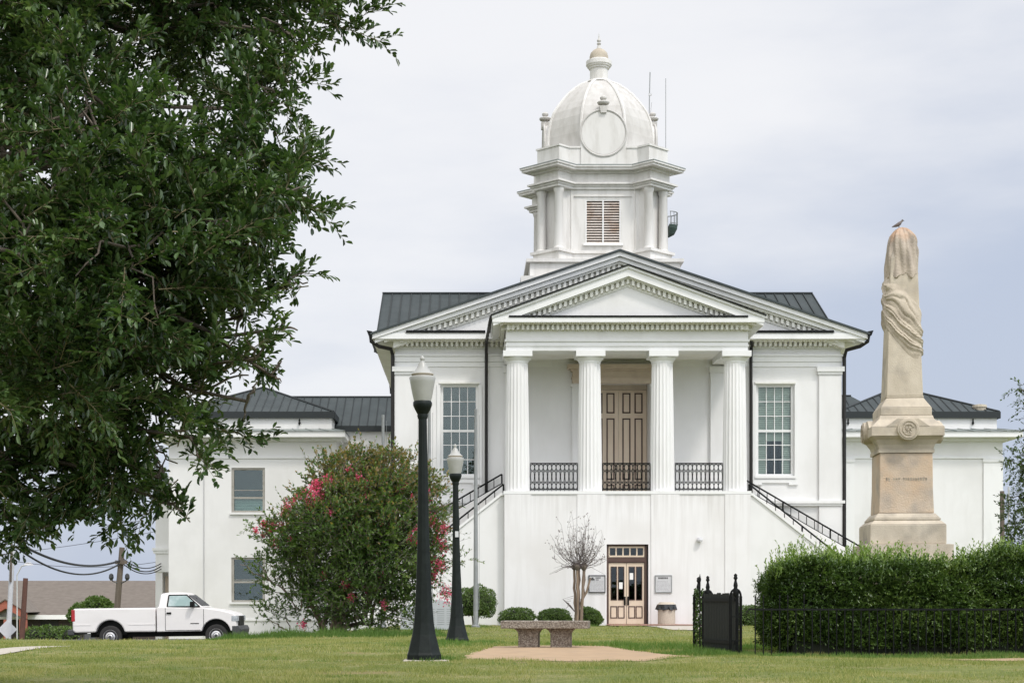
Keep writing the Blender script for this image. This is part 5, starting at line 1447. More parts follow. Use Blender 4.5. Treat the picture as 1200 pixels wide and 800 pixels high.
def twig_stems(P, D, length, droop, r):
    n_ = len(P); K = 4; rows = []
    a = unit(np.cross(D, np.array([.31, .87, .38]))); b = np.cross(D, a)
    for k in range(K):
        t = k / (K - 1)
        c = P + D * (t * length)[:, None] + np.array([0, 0, -1.0]) * (droop * length * t * t)[:, None]
        rr = (r * (1 - .7 * t))
        rows.append(np.stack([c + (a * math.cos(q) + b * math.sin(q)) * rr for q in (0, 2.094, 4.189)], 1))
    V = np.stack(rows, 1).reshape(-1, 3)
    F = []
    base = (np.arange(n_) * K * 3)[:, None]
    for k in range(K - 1):
        for j in range(3):
            F.append(base + np.array([[k * 3 + j, k * 3 + (j + 1) % 3, (k + 1) * 3 + (j + 1) % 3, (k + 1) * 3 + j]]))
    return V, np.concatenate(F, 0)


def limb(mb, a, b, r0, r1, rg, wob=.12, n_=6, seg=7):
    a = Vector(a); b = Vector(b); pts = []
    L = (b - a).length
    for i in range(seg + 1):
        t = i / seg; v = a.lerp(b, t); v += Vector(rg.normal(size=3)) * wob * L * .18 * math.sin(math.pi * t); v.z += .10 * L * math.sin(math.pi * t) * .5
        pts.append(v)
    mb.tube(pts, r0, n_, r1=r1); return pts


def A3(px, py, Y): return [(px - 550) * Y / 1920, Y, EYE + (702 - py) * Y / 1920]

# ---- the large oak at the left; only its right half is inside the picture
rg = np.random.default_rng(5)
oak_lobes = []
def ob(px, py, r, Y=11.4, fy=1.1):
    s = Y / 1920; oak_lobes.append(A3(px, py, Y) + [r * s, r * s * fy, r * s])
for a in ((385, 5, 50, 12.4), (335, 40, 62, 12.2), (325, 120, 66, 11.9), (305, 190, 78, 11.6), (330, 225, 52, 11.0), (285, 290, 72, 11.3), (285, 370, 66, 11.5), (300, 420, 58, 11.0), (245, 455, 66, 11.3),
          (222, 512, 44, 11.0), (328, 385, 28, 11.1), (318, 440, 30, 11.2), (14, 612, 34, 11.5), (45, 580, 46, 11.4), (125, 572, 40, 11.5), (70, 590, 30, 11.3), (200, 590, 24, 11.2), (335, 335, 36, 11.4), (290, 470, 34, 11.1), (188, 560, 42, 11.2), (170, 520, 78, 11.5), (110, 560, 48, 11.2), (85, 540, 62, 11.6), (22, 585, 48, 11.6), (0, 540, 72, 11.4), (60, 470, 105, 11.8), (140, 430, 105, 11.8),
          (180, 330, 125, 11.9), (70, 350, 130, 12.0), (180, 220, 125, 12.0), (60, 220, 135, 12.0), (90, 100, 120, 11.6), (40, 10, 130, 11.8), (190, 25, 92, 12.6), (250, 5, 75, 12.4), (330, -55, 95, 12.3), (200, -110, 160, 12.2), (20, -150, 180, 12.2),
          (150, 290, 130, 10.6), (60, 420, 110, 10.7), (250, 260, 80, 10.8), (120, 170, 100, 10.7), (30, 300, 120, 10.5)): ob(*a)
for X, Y, Z, r in ((-5.2, 13.0, 4.6, 1.7), (-6.6, 12.4, 4.2, 1.7), (-6.2, 14.0, 6.0, 2.0), (-4.6, 14.4, 6.6, 1.6), (-5.0, 12.0, 7.0, 1.6), (-7.4, 13.6, 5.6, 1.6), (-4.4, 13.2, 3.2, 1.1), (-5.2, 12.2, 2.7, 1.0)):
    oak_lobes.append([X, Y, Z, r, r, r * .85])
TX, TY = -5.9, 13.2
oak = thing('oak_tree', (TX, TY, gz(TX, TY)), 'big dark green oak spreading its leafy branches in from the left foreground', 'tree', in_world=True)
mb = MB(); zb = gz(TX, TY)
mb.tube([(TX, TY, zb - .2), (TX + .02, TY, zb + .3), (TX + .08, TY, zb + 1.2), (TX + .15, TY - .05, zb + 2.6)], .34, 12, r1=.24)
fork = (TX + .15, TY - .05, zb + 2.55)
mb.tube([fork, (TX + .1, TY + .2, 4.4), (TX - .2, TY + .3, 6.6)], .22, 9, r1=.07)
mids = []
for tgt in ([-4.6, 12.4, 3.2], [-4.4, 12.2, 4.3], [-4.5, 12.6, 2.4], [-4.4, 12.6, 5.3]):
    limb(mb, fork, tgt, .09, .045, rg, .2, 7); mids.append(tgt)
for lb in oak_lobes:
    m_ = min(mids, key=lambda q: (Vector(q) - Vector(lb[:3])).length)
    limb(mb, m_, lb[:3], .030, .012, rg, .35, 5)
    for _ in range(3):
        e = np.array(lb[:3]) + unit(rg.normal(size=3)) * np.array(lb[3:6]) * .75
        limb(mb, lb[:3], e, .011, .005, rg, .4, 4, 5)
mb.build('trunk', M['bark'], oak, smooth=True)
# leafy sprays: a branchlet with side twigs, so the foliage gathers in clumps with dark gaps between
ns, kt = 2300, 17
Pb, d, li = lobes_points(rg, oak_lobes, ns, .22)
Db = unit(d * .75 + rg.normal(size=Pb.shape) * .40 + np.array([.10, -.15, .22]))
Lb = rg.uniform(.34, .62, ns); Pb = Pb - Db * (Lb * .55)[:, None]
V, F = twig_stems(Pb, Db, Lb, .12, np.full((ns, 1), .0055))
np_obj('branchlets', V, F, M['stem'], oak)
tt = np.clip((np.arange(kt)[None, :] + rg.random((ns, kt))) / kt, .08, 1)
P = (Pb[:, None, :] + Db[:, None, :] * (tt * Lb[:, None])[..., None] - np.array([0, 0, 1.]) * (.12 * Lb[:, None] * tt ** 2)[..., None]).reshape(-1, 3)
rnd = unit(rg.normal(size=(ns, kt, 3))); sd = unit(np.cross(Db[:, None, :], rnd))
D = unit(Db[:, None, :] * .75 + sd * (.95 * (1.1 - .6 * tt))[..., None] + np.array([0, 0, .12])).reshape(-1, 3)
Lt = rg.uniform(.09, .22, len(P))
pos, ld, nr = twigs(rg, P, D, Lt, 9, .10, 1.0)
V, F = leaves_geo(pos, ld, nr, rg.uniform(.042, .084, len(pos)), rg.uniform(.022, .036, len(pos)))
np_obj('crown', V, F, M['oak'], oak)
V, F = twig_stems(P, D, Lt, .10, np.full((len(P), 1), .0026))
np_obj('twigs', V, F, M['stem'], oak)

# ---- crape myrtle in flower
rg = np.random.default_rng(21)
CY = 43.0
my = thing('crape_myrtle', (A3(392, 735, CY)[0], CY, gz(-3.5, CY)), 'bushy crape myrtle tree with pink blossom in front of the left wing', 'tree', in_world=True)
lob = []
def ml(px, py, rx, rz=None, Y=CY, ry=None):
    s = Y / 1920; rz = rx if rz is None else rz
    lob.append(A3(px, py, Y) + [rx * s, (ry or rx) * s, rz * s])
for a in ((415, 566, 46, 36), (458, 566, 42, 36), (385, 575, 32, 34), (480, 600, 42, 42), (430, 600, 62, 50), (365, 620, 42, 36), (335, 625, 26, 24), (318, 632, 16, 14), (400, 650, 66, 46), (460, 660, 52, 46), (495, 640, 28, 44),
          (345, 660, 30, 14), (322, 655, 22, 7), (335, 692, 28, 8), (290, 661, 16, 4), (318, 676, 22, 5), (352, 685, 24, 10), (375, 705, 40, 26), (366, 552, 5, 16), (352, 585, 10, 18), (420, 540, 26, 12), (450, 538, 24, 12), (392, 545, 14, 12), (498, 562, 10, 16), (522, 590, 7, 26), (540, 655, 12, 5), (430, 710, 46, 34), (470, 705, 26, 30), (505, 578, 16, 28), (512, 625, 14, 36), (508, 680, 14, 18), (374, 556, 8, 16), (300, 615, 10, 10), (318, 720, 20, 8),
          (395, 610, 50, 45, 42.0), (440, 640, 55, 50, 42.0), (400, 690, 44, 36, 42.1), (350, 640, 30, 30, 42.2), (450, 584, 44, 34, 42.2)): ml(*a)
bx, by = my.location.x, CY; bz = gz(bx, CY)
mb = MB(); rngb = np.random.default_rng(2)
for k, tgt in enumerate(((330, 640), (372, 560), (405, 535), (440, 540), (472, 560), (500, 610), (355, 680), (475, 660), (420, 600), (510, 655))):
    e = A3(*tgt, CY + rngb.uniform(-.8, .8))
    limb(mb, (bx + rngb.uniform(-.35, .35), by + rngb.uniform(-.25, .25), bz - .1), e, .075, .02, rngb, .35, 6, 8)
for lb in lob:
    for _ in range(2):
        e = np.array(lb[:3]) + unit(rngb.normal(size=3)) * np.array(lb[3:6]) * .8
        limb(mb, (lb[0] * .7 + bx * .3, lb[1], lb[2] - .5), e, .02, .007, rngb, .3, 4, 5)
mb.build('trunk', M['smooth_bark'], my, smooth=True)
P, d, li = lobes_points(rg, lob, 7000, .25)
D = unit(d * .6 + rg.normal(size=P.shape) * .42 + np.array([0, 0, .42]))
Lt = rg.uniform(.20, .45, len(P)) + .38 * (rg.random(len(P)) < .12)
pos, ld, nr = twigs(rg, P, D, Lt, 10, .12, 1.0)
dn = pos[:, 2] > bz + .12; pos, ld, nr = pos[dn], ld[dn], nr[dn]
zt = ss(2.4, 4.9, pos[:, 2] + rg.normal(size=len(pos)) * .5 + .35 * (pos[:, 0] + 3.1) * .3)
br = rg.random(len(pos)) < zt * .60
for nm, mk, mt in (('crown', ~br, M['myrtle']), ('bronze_tips', br, M['bronze_leaf'])):
    V, F = small_leaves(pos[mk], ld[mk], nr[mk], rg.uniform(.065, .12, mk.sum()), rg.uniform(.04, .068, mk.sum()))
    np_obj(nm, V, F, mt, my)
V, F = twig_stems(P, D, Lt, .12, np.full((len(P), 1), .007)); np_obj('twigs', V, F, M['twig'], my)
# blossom heads: (px, py, size px)
heads = [(366, 578, 9), (372, 570, 8), (376, 586, 8), (362, 590, 6), (384, 562, 6), (334, 600, 6), (336, 592, 5), (329, 618, 6), (318, 615, 4), (324, 636, 5), (463, 612, 6), (446, 608, 5), (500, 582, 6), (520, 618, 8), (512, 632, 6), (503, 655, 8),
         (514, 662, 7), (506, 678, 8), (522, 695, 9), (505, 610, 6), (482, 630, 5), (446, 673, 6), (404, 684, 5), (432, 692, 6), (356, 732, 4), (378, 674, 4), (450, 708, 4), (300, 622, 3), (412, 700, 4), (340, 632, 4), (386, 600, 5), (496, 632, 5), (420, 560, 4), (518, 640, 6)]
for _ in range(34):
    a_ = rg.uniform(-.5, 3.0); heads.append((412 + 108 * math.cos(a_) * rg.uniform(.7, 1.02), 640 - 100 * math.sin(a_) * rg.uniform(.55, 1.0), rg.uniform(1.5, 4)))
PP = []; DD = []
for px, py, s in heads:
    c = np.array(A3(px, py, CY - rg.uniform(.5, 1.1)))
    if px > 490 or px < 345: c = np.array(A3(px, py, CY - rg.uniform(0, .4)))
    k = int(22 * s); r_ = s * 1.0 * CY / 1920
    PP.append(c + rg.normal(size=(k, 3)) * np.array([r_ * .5, r_ * .5, r_ * .62])); DD.append(unit(rg.normal(size=(k, 3))))
PP = np.concatenate(PP); DD = np.concatenate(DD)
V, F = small_leaves(PP, DD, unit(rg.normal(size=PP.shape)), rg.uniform(.03, .065, len(PP)), rg.uniform(.03, .055, len(PP)))
np_obj('blossom', V, F, M['petal'], my)

# ---- bare pollarded tree by the entrance
rg = np.random.default_rng(9)
BX, BY = 3.82, 57.4; bz = gz(BX, BY)
bt = thing('bare_tree', (BX, BY, bz), 'small leafless tree with tan bark and a fan of thin twigs left of the entrance', 'tree', in_world=True)
mb = MB(); knobs = []
for k in range(5):
    a = k * 1.26 + .4
    top = Vector((BX + .20 * math.cos(a) + .05, BY + .18 * math.sin(a), bz + 2.0 + rg.uniform(-.1, .12)))
    pts = limb(mb, (BX + .09 * math.cos(a), BY + .08 * math.sin(a), bz - .1), top, .056, .042, rg, .045, 8, 8); knobs.append(top)
mb.tube([(BX + .1, BY - .05, bz + .9), (BX + .28, BY - .1, bz + 1.2), (BX + .42, BY - .1, bz + 1.7)], .05, 7, r1=.03); knobs.append(Vector((BX + .36, BY - .1, bz + 1.5)))
mb.build('trunk', M['smooth_bark'], bt, smooth=True)
mb = MB()
for kn in knobs[:5]: mb.lathe([(.02, kn.z - .12), (.09, kn.z - .03), (.10, kn.z + .05), (.04, kn.z + .12)], (kn.x, kn.y), 8)
mb.build('knuckle', M['bark'], bt, smooth=True)
tw = MB(); pods = []
for k in range(80):
    kn = knobs[int(rg.integers(0, 5))]
    ang = rg.normal() * .62; h = rg.uniform(.7, 1.85) * (1 - .35 * min(1, abs(ang)))
    e = Vector((kn.x + math.sin(ang) * h * .95, kn.y + rg.normal() * .28, kn.z + math.cos(ang) * h))
    pts = [kn.lerp(e, s) + Vector((math.sin(ang) * .22 * h * math.sin(math.pi * s), 0, 0)) + Vector(rg.normal(size=3)) * .022 for s in np.linspace(0, 1, 6)]
    tw.tube(pts, .009, 4, r1=.0035)
    for q in range(int(rg.integers(2, 5))):
        i = int(rg.integers(2, 6)); b_ = pts[min(i, 5)]
        e2 = b_ + Vector((rg.normal() * .16, rg.normal() * .12, abs(rg.normal()) * .18 + .03)); tw.tube([b_, e2], .005, 3, r1=.003)
        if rg.random() < .6: pods.append(e2)
for s_ in (-1, 1):
    for k in range(5):
        kn = knobs[k]; e = Vector((BX + s_ * rg.uniform(.7, 1.05), BY + rg.normal() * .15, kn.z + rg.uniform(-.25, .35))); tw.tube([kn, kn.lerp(e, .5) + Vector((0, 0, .14)), e], .009, 4, r1=.003)
tw.build('twigs', M['twig'], bt)
PP = np.array([list(p) for p in pods]); PP = np.repeat(PP, 4, 0) + rg.normal(size=(len(PP) * 4, 3)) * .028
V, F = small_leaves(PP, unit(rg.normal(size=PP.shape)), unit(rg.normal(size=PP.shape)), np.full(len(PP), .05), np.full(len(PP), .04))
np_obj('seed_heads', V, F, M['bark'], bt)
tw = MB(); 
for k in range(6):
    tw.tube([(BX - .12, BY - .1, bz + .5), (BX - .3 - .05 * k, BY - .12, bz + .75 + .04 * k), (BX - .45 + .06 * k, BY - .12, bz + .62 + .09 * k)], .018, 4, r1=.008)
tw.build('sucker', M['twig'], bt)

# ---- clipped shrubs
def shrub(name, X, Y, rx, rz, label, group, seed, n_=4200, trunk=True, zc=None, leaf=(.045, .075), cat='shrub', bot=-.75):
    rg = np.random.default_rng(seed); bz = gz(X, Y)
    zc = rz * .92 if zc is None else zc
    t = thing(name, (X, Y, bz), label, cat, group, in_world=False)
    d = unit(rg.normal(size=(n_, 3)) * np.array([1, 1, 1])); d = d[d[:, 2] > bot]
    nz_ = np.array([mnoise.noise(Vector((q * 2.1 + seed).tolist())) for q in d])
    r = 1 - np.abs(rg.normal(size=len(d))) * .10 + nz_ * .22
    e = np.sign(d) * np.abs(d) ** .85; 
    Pp = d * r[:, None] * np.array([rx, rx, rz]) + np.array([0, 0, zc])
    ok = Pp[:, 2] > .02; Pp, d = Pp[ok], d[ok]
    V, F = small_leaves(Pp, unit(d * .6 + rg.normal(size=d.shape) * .7), unit(d + rg.normal(size=d.shape) * .8), rg.uniform(*leaf, len(Pp)), rg.uniform(leaf[0] * .7, leaf[1] * .7, len(Pp)))
    np_obj('foliage', V, F, M['shrub'], t)
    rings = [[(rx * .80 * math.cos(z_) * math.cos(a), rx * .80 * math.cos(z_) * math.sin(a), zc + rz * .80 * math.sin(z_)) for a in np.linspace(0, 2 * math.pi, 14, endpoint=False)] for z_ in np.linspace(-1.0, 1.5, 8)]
    MB().loft(rings).build('shade_core', M['core'], t)  # solid dark blob inside the leaves, coloured as their inner shade
    mb = MB()
    for k in range(4): mb.tube([(.06 * math.cos(k * 1.6), .06 * math.sin(k * 1.6), -.1), (.2 * rx * math.cos(k * 1.6), .2 * rx * math.sin(k * 1.6), zc)], .025, 5)
    mb.build('stem', M['bark'], t)
    return t
G = 'clipped shrubs along the porch base'
shrub('boxwood_shrub', (606 - 550) * 58.8 / 1920, 58.8, .64, .36, 'low clipped round shrub, leftmost of the three behind the stone bench', G, 1, zc=.27)
shrub('boxwood_shrub', (650 - 550) * 58.8 / 1920, 58.8, .60, .34, 'low clipped round shrub in the middle of the three behind the bench', G, 2, zc=.27)
shrub('boxwood_shrub', (690 - 550) * 58.6 / 1920, 58.6, .47, .37, 'low clipped round shrub just right of the bare tree trunk', G, 3, zc=.29)
shrub('boxwood_shrub', (880 - 550) * 58.6 / 1920, 58.6, .66, .42, 'clipped shrub seen through the iron pickets left of the tall hedge', G, 4, zc=.32)
shrub('round_bush', (557 - 550) * 57.2 / 1920, 57.2, .74, .62, 'large round light green bush behind the silver flagpole', 'clipped shrubs along the porch base', 5, n_=6500, zc=.80)
shrub('far_bush', -15.9, 70, .62, .45, 'loose green bush showing above the cargo bed of the pickup truck', None, 6, n_=1800, zc=1.42, leaf=(.09, .16), cat='bush')
shrub('far_bush', (93 - 550) * 70 / 1920, 70.5, .6, .5, 'small bush against the brown roof just behind the pickup truck tail', None, 7, n_=1500, zc=1.1, leaf=(.09, .16), cat='bush')
for k, (px, Y) in enumerate(((55, 108), (72, 109), (85, 107), (40, 107))):
    shrub('garden_shrub', (px - 550) * Y / 1920, Y, .9, .75, 'dark shrub in front of the brick house wall, ' + ('second from left', 'third from left', 'nearest the pickup truck', 'leftmost by the red gable')[k], 'shrubs before the brick house', 30 + k, n_=900, zc=1.35, leaf=(.12, .2))

# ---- tall hedge around the monument
rg = np.random.default_rng(33)
HX0, HX1, HY0, HY1, HT = 4.52, 10.2, 24.15, 25.9, 1.40
hd = thing('hedge', ((HX0 + HX1) / 2, (HY0 + HY1) / 2, 0), 'tall thick dark green hedge behind the iron fence, hiding the monument base', 'hedge', in_world=True)
MB().box(HX0 + .30, HX1 - .30, HY0 + .26, HY1 - .3, .0, HT - .36).build('shade_core', M['core'], hd)  # solid dark box behind the leaves, coloured as the hedge's inner shade
def v_of(p): return (p[:, 1] - HY0) / (HY1 - HY0)
def face_pts(n_, which):
    u = rg.random(n_); v = rg.random(n_)
    x = HX0 + (HX1 - HX0) * u; y = HY0 + (HY1 - HY0) * v; z = .10 + (HT - .10) * v
    if which == 'f': return np.stack([x, np.full(n_, HY0), z], 1), np.array([0, -1, 0.])
    if which == 't': return np.stack([x, y, np.full(n_, HT)], 1), np.array([0, 0, 1.])
    if which == 'b': return np.stack([x, np.full(n_, HY1), z], 1), np.array([0, 1, 0.])
    y2 = HY0 + (HY1 - HY0) * u
    return np.stack([np.full(n_, HX0 if which == 'l' else HX1), y2, z], 1), np.array([-1. if which == 'l' else 1., 0, 0])
PP = []; DD = []
for w_, n_ in (('f', 7000), ('t', 5200), ('l', 1900), ('b', 900), ('r', 500)):
    p, nn = face_pts(n_, w_)
    nv = np.array([mnoise.fractal(Vector((q * 1.25).tolist()), 1.0, 2.0, 3) for q in p])
    if w_ in 'tfl': p[:, 2] += (.34 * np.array([mnoise.noise(Vector((q[0] * .75, q[1] * .75, 7.7))) for q in p]) + .02) * ss(.6, 1.4, p[:, 2])
    p = p + nn * (nv * .20 - np.abs(rg.normal(size=n_)) * .08 - .02)[:, None]
    rd = ss(HT - .35, HT, p[:, 2]) * .18
    if w_ == 'f': p[:, 1] += rd
    if w_ == 'l': p[:, 0] += rd; 
    low = 1 - ss(.1, .45, p[:, 2])
    cor = np.clip((HX0 + .75 - p[:, 0]) / .75, 0, 1) ** 2
    p[:, 2] -= cor * .32 * ss(.5, 1.3, p[:, 2]); p[:, 1] += cor * .45 * (1 - v_of(p)) 
    if w_ == 'f': p[:, 1] += low * .12
    if w_ == 'l': p[:, 0] += low * .15
    PP.append(p); DD.append(np.repeat(nn[None], n_, 0))
n_ = 2600
PP.append(np.stack([rg.uniform(HX0 + .2, HX1 - .2, n_), rg.uniform(HY0 + .15, HY1 - .15, n_), rg.uniform(.75, HT - .04, n_)], 1)); DD.append(np.repeat(np.array([[0, -.4, .6]]), n_, 0))
PP = np.concatenate(PP); DD = np.concatenate(DD)
D = unit(DD * .55 + rg.normal(size=DD.shape) * .5 + np.array([0, 0, .35])); Lt = rg.uniform(.08, .20, len(PP))
pos, ld, nr = twigs(rg, PP - D * .05, D, Lt, 9, .05, 1.0)
V, F = leaves_geo(pos, ld, nr, rg.uniform(.032, .055, len(pos)), rg.uniform(.018, .028, len(pos)))
np_obj('foliage', V, F, M['hedge'], hd)
# new growth standing up along the top
n_ = 800
sx_ = HX0 + .05 + (HX1 - HX0 - .1) * rg.random(n_); zdrop = np.clip((HX0 + .75 - sx_) / .75, 0, 1) ** 2 * .3; sy_ = HY0 + .1 + (HY1 - HY0 - .2) * rg.random(n_) ** 1.2
hump = np.array([mnoise.noise(Vector((x * 1.1, 3.3, 0))) for x in sx_]); hs_ = rg.uniform(.10, .30, n_) + (np.clip(hump, 0, 1) * .45 + .30 * np.exp(-((sx_ - 5.1) / .45) ** 2)) * rg.random(n_)
P = np.stack([sx_, sy_, HT - .06 - zdrop + .34 * np.array([mnoise.noise(Vector((x * .75, y * .75, 7.7))) for x, y in zip(sx_, sy_)])], 1); D = unit(rg.normal(size=(n_, 3)) * .22 + np.array([0, 0, 1.]))
pos, ld, nr = twigs(rg, P, D, hs_, 10, 0, 1.0)
V, F = leaves_geo(pos, ld, nr, rg.uniform(.035, .062, len(pos)), rg.uniform(.018, .028, len(pos)))
V2, F2 = twig_stems(P, D, hs_, 0, np.full((n_, 1), .003))
np_obj('new_growth', np.concatenate([V, V2]), np.concatenate([F, F2 + len(V)]), M['sprig'], hd)

# ---- ivy on the far gate post
t = thing('ivy', (3.83, 27.4, gz(3.83, 27.4)), 'ivy climbing the farthest cast iron gate post', 'climbing plant')
n_ = 900; a = rg.random(n_) * 6.283; h = rg.random(n_) ** .9 * .98
P = np.stack([(.05 + .045 * rg.random(n_)) * np.cos(a) + .02, (.07 + .05 * rg.random(n_)) * np.sin(a), h], 1)
V, F = small_leaves(P, unit(rg.normal(size=P.shape) + np.array([0, -.4, -.4])), unit(P * np.array([1, 1, 0]) + rg.normal(size=P.shape) * .3), rg.uniform(.035, .06, n_), rg.uniform(.03, .05, n_))
np_obj('foliage', V, F, M['hedge'], t)
mb = MB()
for k in range(3): mb.tube([(.07 * math.cos(k * 2 + z * 3), .07 * math.sin(k * 2 + z * 3), z) for z in np.linspace(-.05, .95, 10)], .008, 4)
mb.build('vine_stem', M['bark'], t)

# ---- tree at the right edge
rg = np.random.default_rng(44)
RY = 50.0
rt = thing('edge_tree', (A3(1245, 700, RY)[0], RY, gz(18, RY)), 'tree reaching in at the right edge with sparse small leaves', 'tree', in_world=True)
lob = []
for px, py, r in ((1192, 455, 9), (1205, 470, 14), (1196, 532, 16), (1182, 538, 8), (1205, 560, 22), (1188, 590, 14), (1200, 615, 26), (1190, 640, 22), (1178, 580, 5), (1240, 500, 40), (1245, 580, 48), (1250, 640, 50), (1270, 450, 45), (1230, 540, 30)):
    s = RY / 1920; lob.append(A3(px, py, RY) + [r * s, r * s * 1.2, r * s])
mb = MB(); b0 = rt.location; mb.tube([(b0.x, RY, b0.z - .2), (b0.x + .05, RY, 2.2), (b0.x + .1, RY, 4.5), (b0.x + .3, RY, 6.6)], .16, 9, r1=.04)
for lb in lob: limb(mb, (b0.x + .05, RY, max(1.2, lb[2] - .8)), lb[:3], .045, .010, rg, .3, 5)
mb.build('trunk', M['bark'], rt, smooth=True)
P, d, li = lobes_points(rg, lob, 2300, .1); D = unit(d * .5 + rg.normal(size=P.shape) * .6); Lt = rg.uniform(.2, .45, len(P))
pos, ld, nr = twigs(rg, P, D, Lt, 9, .15, 1.0)
V, F = small_leaves(pos, ld, nr, rg.uniform(.08, .14, len(pos)), rg.uniform(.045, .07, len(pos))); np_obj('crown', V, F, M['farleaf'], rt)
V, F = twig_stems(P, D, Lt, .15, np.full((len(P), 1), .006)); np_obj('twigs', V, F, M['twig'], rt)

# ---- grass
def blades(rg, X, Y, h, w, lean=.5):
    n_ = len(X); Z = ground(X, Y); a = rg.random(n_) * 6.283; b = rg.random(n_) * 6.283
    P = np.stack([X, Y, Z - .004], 1); S = np.stack([np.cos(a), np.sin(a), np.zeros(n_)], 1)
    T = np.stack([np.cos(b) * lean * rg.random(n_), np.sin(b) * lean * rg.random(n_), np.ones(n_)], 1)
    V = np.stack([P - S * w[:, None], P + S * w[:, None], P + T * h[:, None] * np.array([1, 1, .92])], 1).reshape(-1, 3)
    return V, np.arange(n_ * 3).reshape(-1, 3)


def inside(X, Y, poly):
    c = np.zeros(len(X), bool); j = len(poly) - 1
    for i in range(len(poly)):
        xi, yi = poly[i]; xj, yj = poly[j]
        c ^= ((yi > Y) != (yj > Y)) & (X < (xj - xi) * (Y - yi) / (yj - yi + 1e-12) + xi); j = i
    return c

def shrink(poly, k):
    cx = sum(p[0] for p in poly) / len(poly); cy = sum(p[1] for p in poly) / len(poly)
    return [(cx + (p[0] - cx) * k, cy + (p[1] - cy) * k) for p in poly]

rg = np.random.default_rng(77)
bare = [shrink(BENCH_PATH, .95), shrink(GATE_PATH, .95), [(-8.2, 21.5), (-6.8, 23.3), (-7.05, 29.2), (-7.7, 29.4), (-7.55, 26.0)], [(6.2, 50), (8.4, 50), (8.4, 60), (6.2, 60)], [(-40, 48.3), (-5.2, 48.3), (-5.2, 75), (-40, 75)],
        [(-.90, 21.3), (-.26, 21.3), (-.26, 21.9), (-.90, 21.9)]]
parts_v = []; parts_f = []; k0 = 0
for n_, ya, yb, hh, ww in ((160000, 13.6, 24, .030, .0035), (110000, 24, 38, .035, .006), (60000, 38, 59.8, .04, .010)):
    Y = np.sqrt(rg.uniform(ya * ya, yb * yb, n_)); X = Y * rg.uniform(-.31, .36, n_)
    keep = np.ones(n_, bool)
    for p in bare: keep &= ~inside(X, Y, p)
    thin = np.array([mnoise.noise(Vector((x * .8, y * .45, 4.2))) + .5 * mnoise.noise(Vector((x * 2.7, y * 1.6, 1.2))) for x, y in zip(X, Y)])
    keep &= (thin > -.30) | (rg.random(n_) < .30)
    nz_ = np.sin(X * 2.1 + Y * .6) * np.sin(Y * 1.3 - X * .7) + rg.normal(size=n_) * .5
    keep &= nz_ > -1.1
    X, Y, nz_ = X[keep], Y[keep], nz_[keep]
    tuft = np.array([mnoise.noise(Vector((x * 1.9, y * 1.9, 1.5))) for x, y in zip(X, Y)])
    h = hh * (1 + .35 * nz_ + 1.5 * np.clip(tuft, -.4, 1)) * rg.uniform(.5, 1.5, len(X)); h = np.maximum(h, .010)
    V, F = blades(rg, X, Y, h, np.full(len(X), ww), .9)
    parts_v.append(V); parts_f.append(F + k0); k0 += len(V)
setp(np_obj('grass', np.concatenate(parts_v), np.concatenate(parts_f), M['blade']), 'short mown grass of the lawn', 'grass', kind='stuff')
parts_v = []; parts_f = []; k0 = 0
bare_w = [shrink(BENCH_PATH, .92), shrink(GATE_PATH, .9), bare[2]]
def patch(n_, cx, cy, rx, ry, h0, h1, w=.006):
    global k0
    a = rg.random(n_) * 6.283; r = np.sqrt(rg.random(n_)); X = cx + rx * r * np.cos(a); Y = cy + ry * r * np.sin(a)
    keep = np.ones(n_, bool)
    for p in bare_w: keep &= ~inside(X, Y, p)
    X, Y, r = X[keep], Y[keep], r[keep]
    cl = .45 + .55 * np.abs(np.sin(X * 3.1 + cx) * np.sin(Y * 1.7 + cy))
    h = (h0 + (h1 - h0) * rg.random(len(X)) ** 2) * (1 - .6 * r ** 3) * cl
    V, F = blades(rg, X, Y, h, np.full(len(X), w), .7); parts_v.append(V); parts_f.append(F + k0); k0 += len(V)
patch(9000, -3.3, 41.6, 2.6, 1.3, .15, .42, .012); patch(3000, -5.2, 41.2, 1.4, .8, .15, .35, .012); patch(3000, -1.4, 42.0, 1.4, 1.4, .15, .40, .012)
patch(900, -.35, 22.0, .25, .45, .05, .16); patch(1800, -.2, 32.6, 1.0, 1.2, .06, .20, .008); patch(700, .1, 22.6, .5, .5, .05, .14)
patch(5500, 3.1, 28.2, 1.6, 2.6, .06, .20, .007); patch(5000, 3.4, 24.3, 1.0, .9, .05, .18, .006); patch(2600, 3.75, 24.6, .5, 1.4, .08, .22, .006)
patch(9000, 6.5, 23.4, 3.0, .55, .04, .15, .006); patch(700, 7.6, 23.3, .35, .3, .08, .26, .005); patch(2600, -.4, 30.0, 1.2, 2.0, .05, .14, .007); patch(400, 1.0, 27.6, .5, .1, .03, .10); patch(600, 1.5, 21.95, 1.4, .15, .02, .07); patch(2500, 5.0, 27, 1.0, 1.2, .08, .2, .007)
patch(2500, 2.0, 30.5, 1.6, 1.0, .05, .14, .007); patch(3000, 7.9, 23.0, 1.3, .4, .05, .13, .006)
for _ in range(70):
    Yc = math.sqrt(rg.uniform(15 ** 2, 36 ** 2)); Xc = Yc * rg.uniform(-.30, .34); patch(int(rg.integers(200, 500)), Xc, Yc, rg.uniform(.4, 1.3), rg.uniform(.3, .9), .015, rg.uniform(.03, .06), .005)
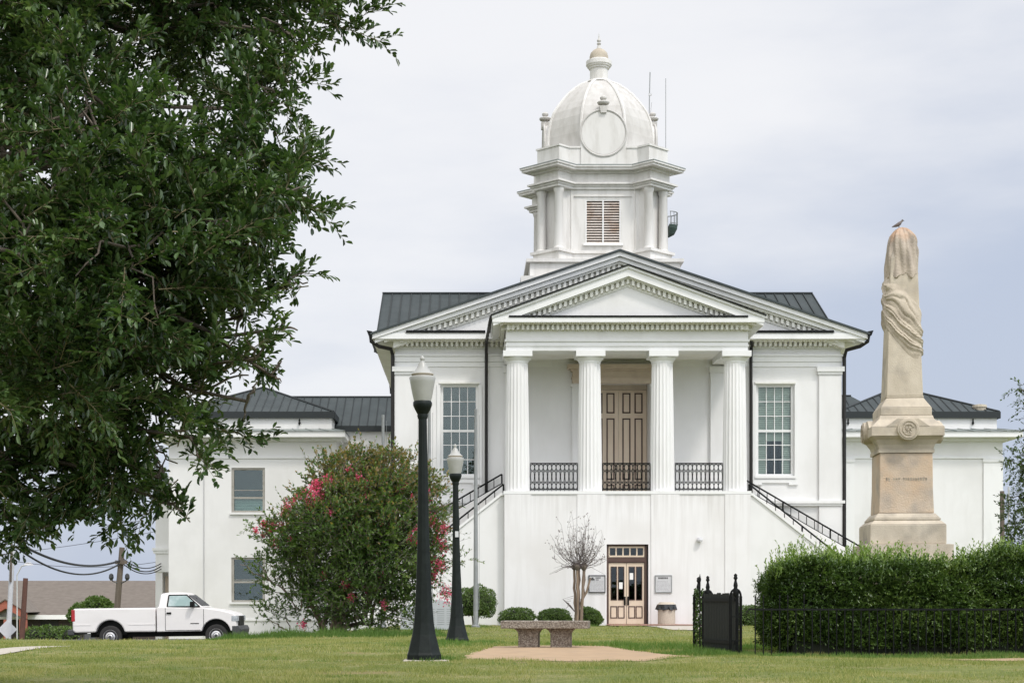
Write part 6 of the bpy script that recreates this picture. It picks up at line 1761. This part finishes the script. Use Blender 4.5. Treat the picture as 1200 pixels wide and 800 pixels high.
for X, Y, q in ((.88, 27.75, .25), (1.55, 27.85, .25), (1.72, 58.0, .7), (3.06, 58.0, .7), (4.27, 58.0, .5), (.2, 56.3, .8), (3.8, 24.7, .35), (-.6, 21.35, .22), (-.3, 21.5, .2), (-.25, 32.75, .3), (4.3, 23.6, .5), (-1.15, 49.7, 1.0)):  # darker tufts added round these bases to stand in for contact shadows
    patch(int(420 * q + 60), X, Y, q, q * .45, .03, .13 if Y < 40 else .22, .005 if Y < 40 else .012)
for _ in range(150):
    Yc = math.sqrt(rg.uniform(15 ** 2, 34 ** 2)); Xc = Yc * rg.uniform(-.30, .34); patch(int(rg.integers(25, 90)), Xc, Yc, rg.uniform(.08, .35), rg.uniform(.08, .3), .02, rg.uniform(.05, .11), .005)
for k in range(len(BENCH_PATH)):
    a_ = np.array(BENCH_PATH[k]); b_ = np.array(BENCH_PATH[(k + 1) % len(BENCH_PATH)])
    for s_ in np.arange(0, 1, .22):
        c_ = a_ + (b_ - a_) * s_; patch(int(rg.integers(20, 110)), c_[0], c_[1], rg.uniform(.1, .3), rg.uniform(.15, .5), .015, rg.uniform(.04, .09), .005)
setp(np_obj('tall_grass', np.concatenate(parts_v), np.concatenate(parts_f), M['weed']), 'longer bright green grass and weeds', 'grass', kind='stuff')

# ---- two tall trees across the street behind the viewer; the tall windows mirror them
rg = np.random.default_rng(91)
for X, Y, H, lab in ((-9, -34, 17.0, 'tall leafy tree across the street, the left one mirrored in the tall windows'), (4.5, -40, 15.5, 'tall leafy tree across the street, the right one mirrored in the tall windows')):
    t = thing('street_tree', (X, Y, gz(X, Y)), lab, 'tree', 'trees across the street', in_world=True); z0 = gz(X, Y)
    mb = MB(); mb.tube([(X, Y, z0 - .2), (X + .1, Y, z0 + 3), (X, Y + .2, z0 + H * .6)], .38, 9, r1=.12)
    lob = [[X + rg.normal() * 2.4, Y + rg.normal() * 2.2, z0 + H * q, 2.6, 2.6, 2.2] for q in (.38, .45, .5, .58, .64, .7, .76, .82, .86)]
    for lb in lob: limb(mb, (X, Y, lb[2] - 2), lb[:3], .10, .03, rg, .3, 5)
    mb.build('trunk', M['bark'], t, smooth=True)
    P, d, li = lobes_points(rg, lob, 7000, .3); D = unit(d + rg.normal(size=d.shape))
    V, F = small_leaves(P, D, unit(rg.normal(size=d.shape) + np.array([0, 0, .5])), rg.uniform(.3, .6, len(P)), rg.uniform(.2, .4, len(P)))
    np_obj('crown', V, F, M['farleaf'], t)
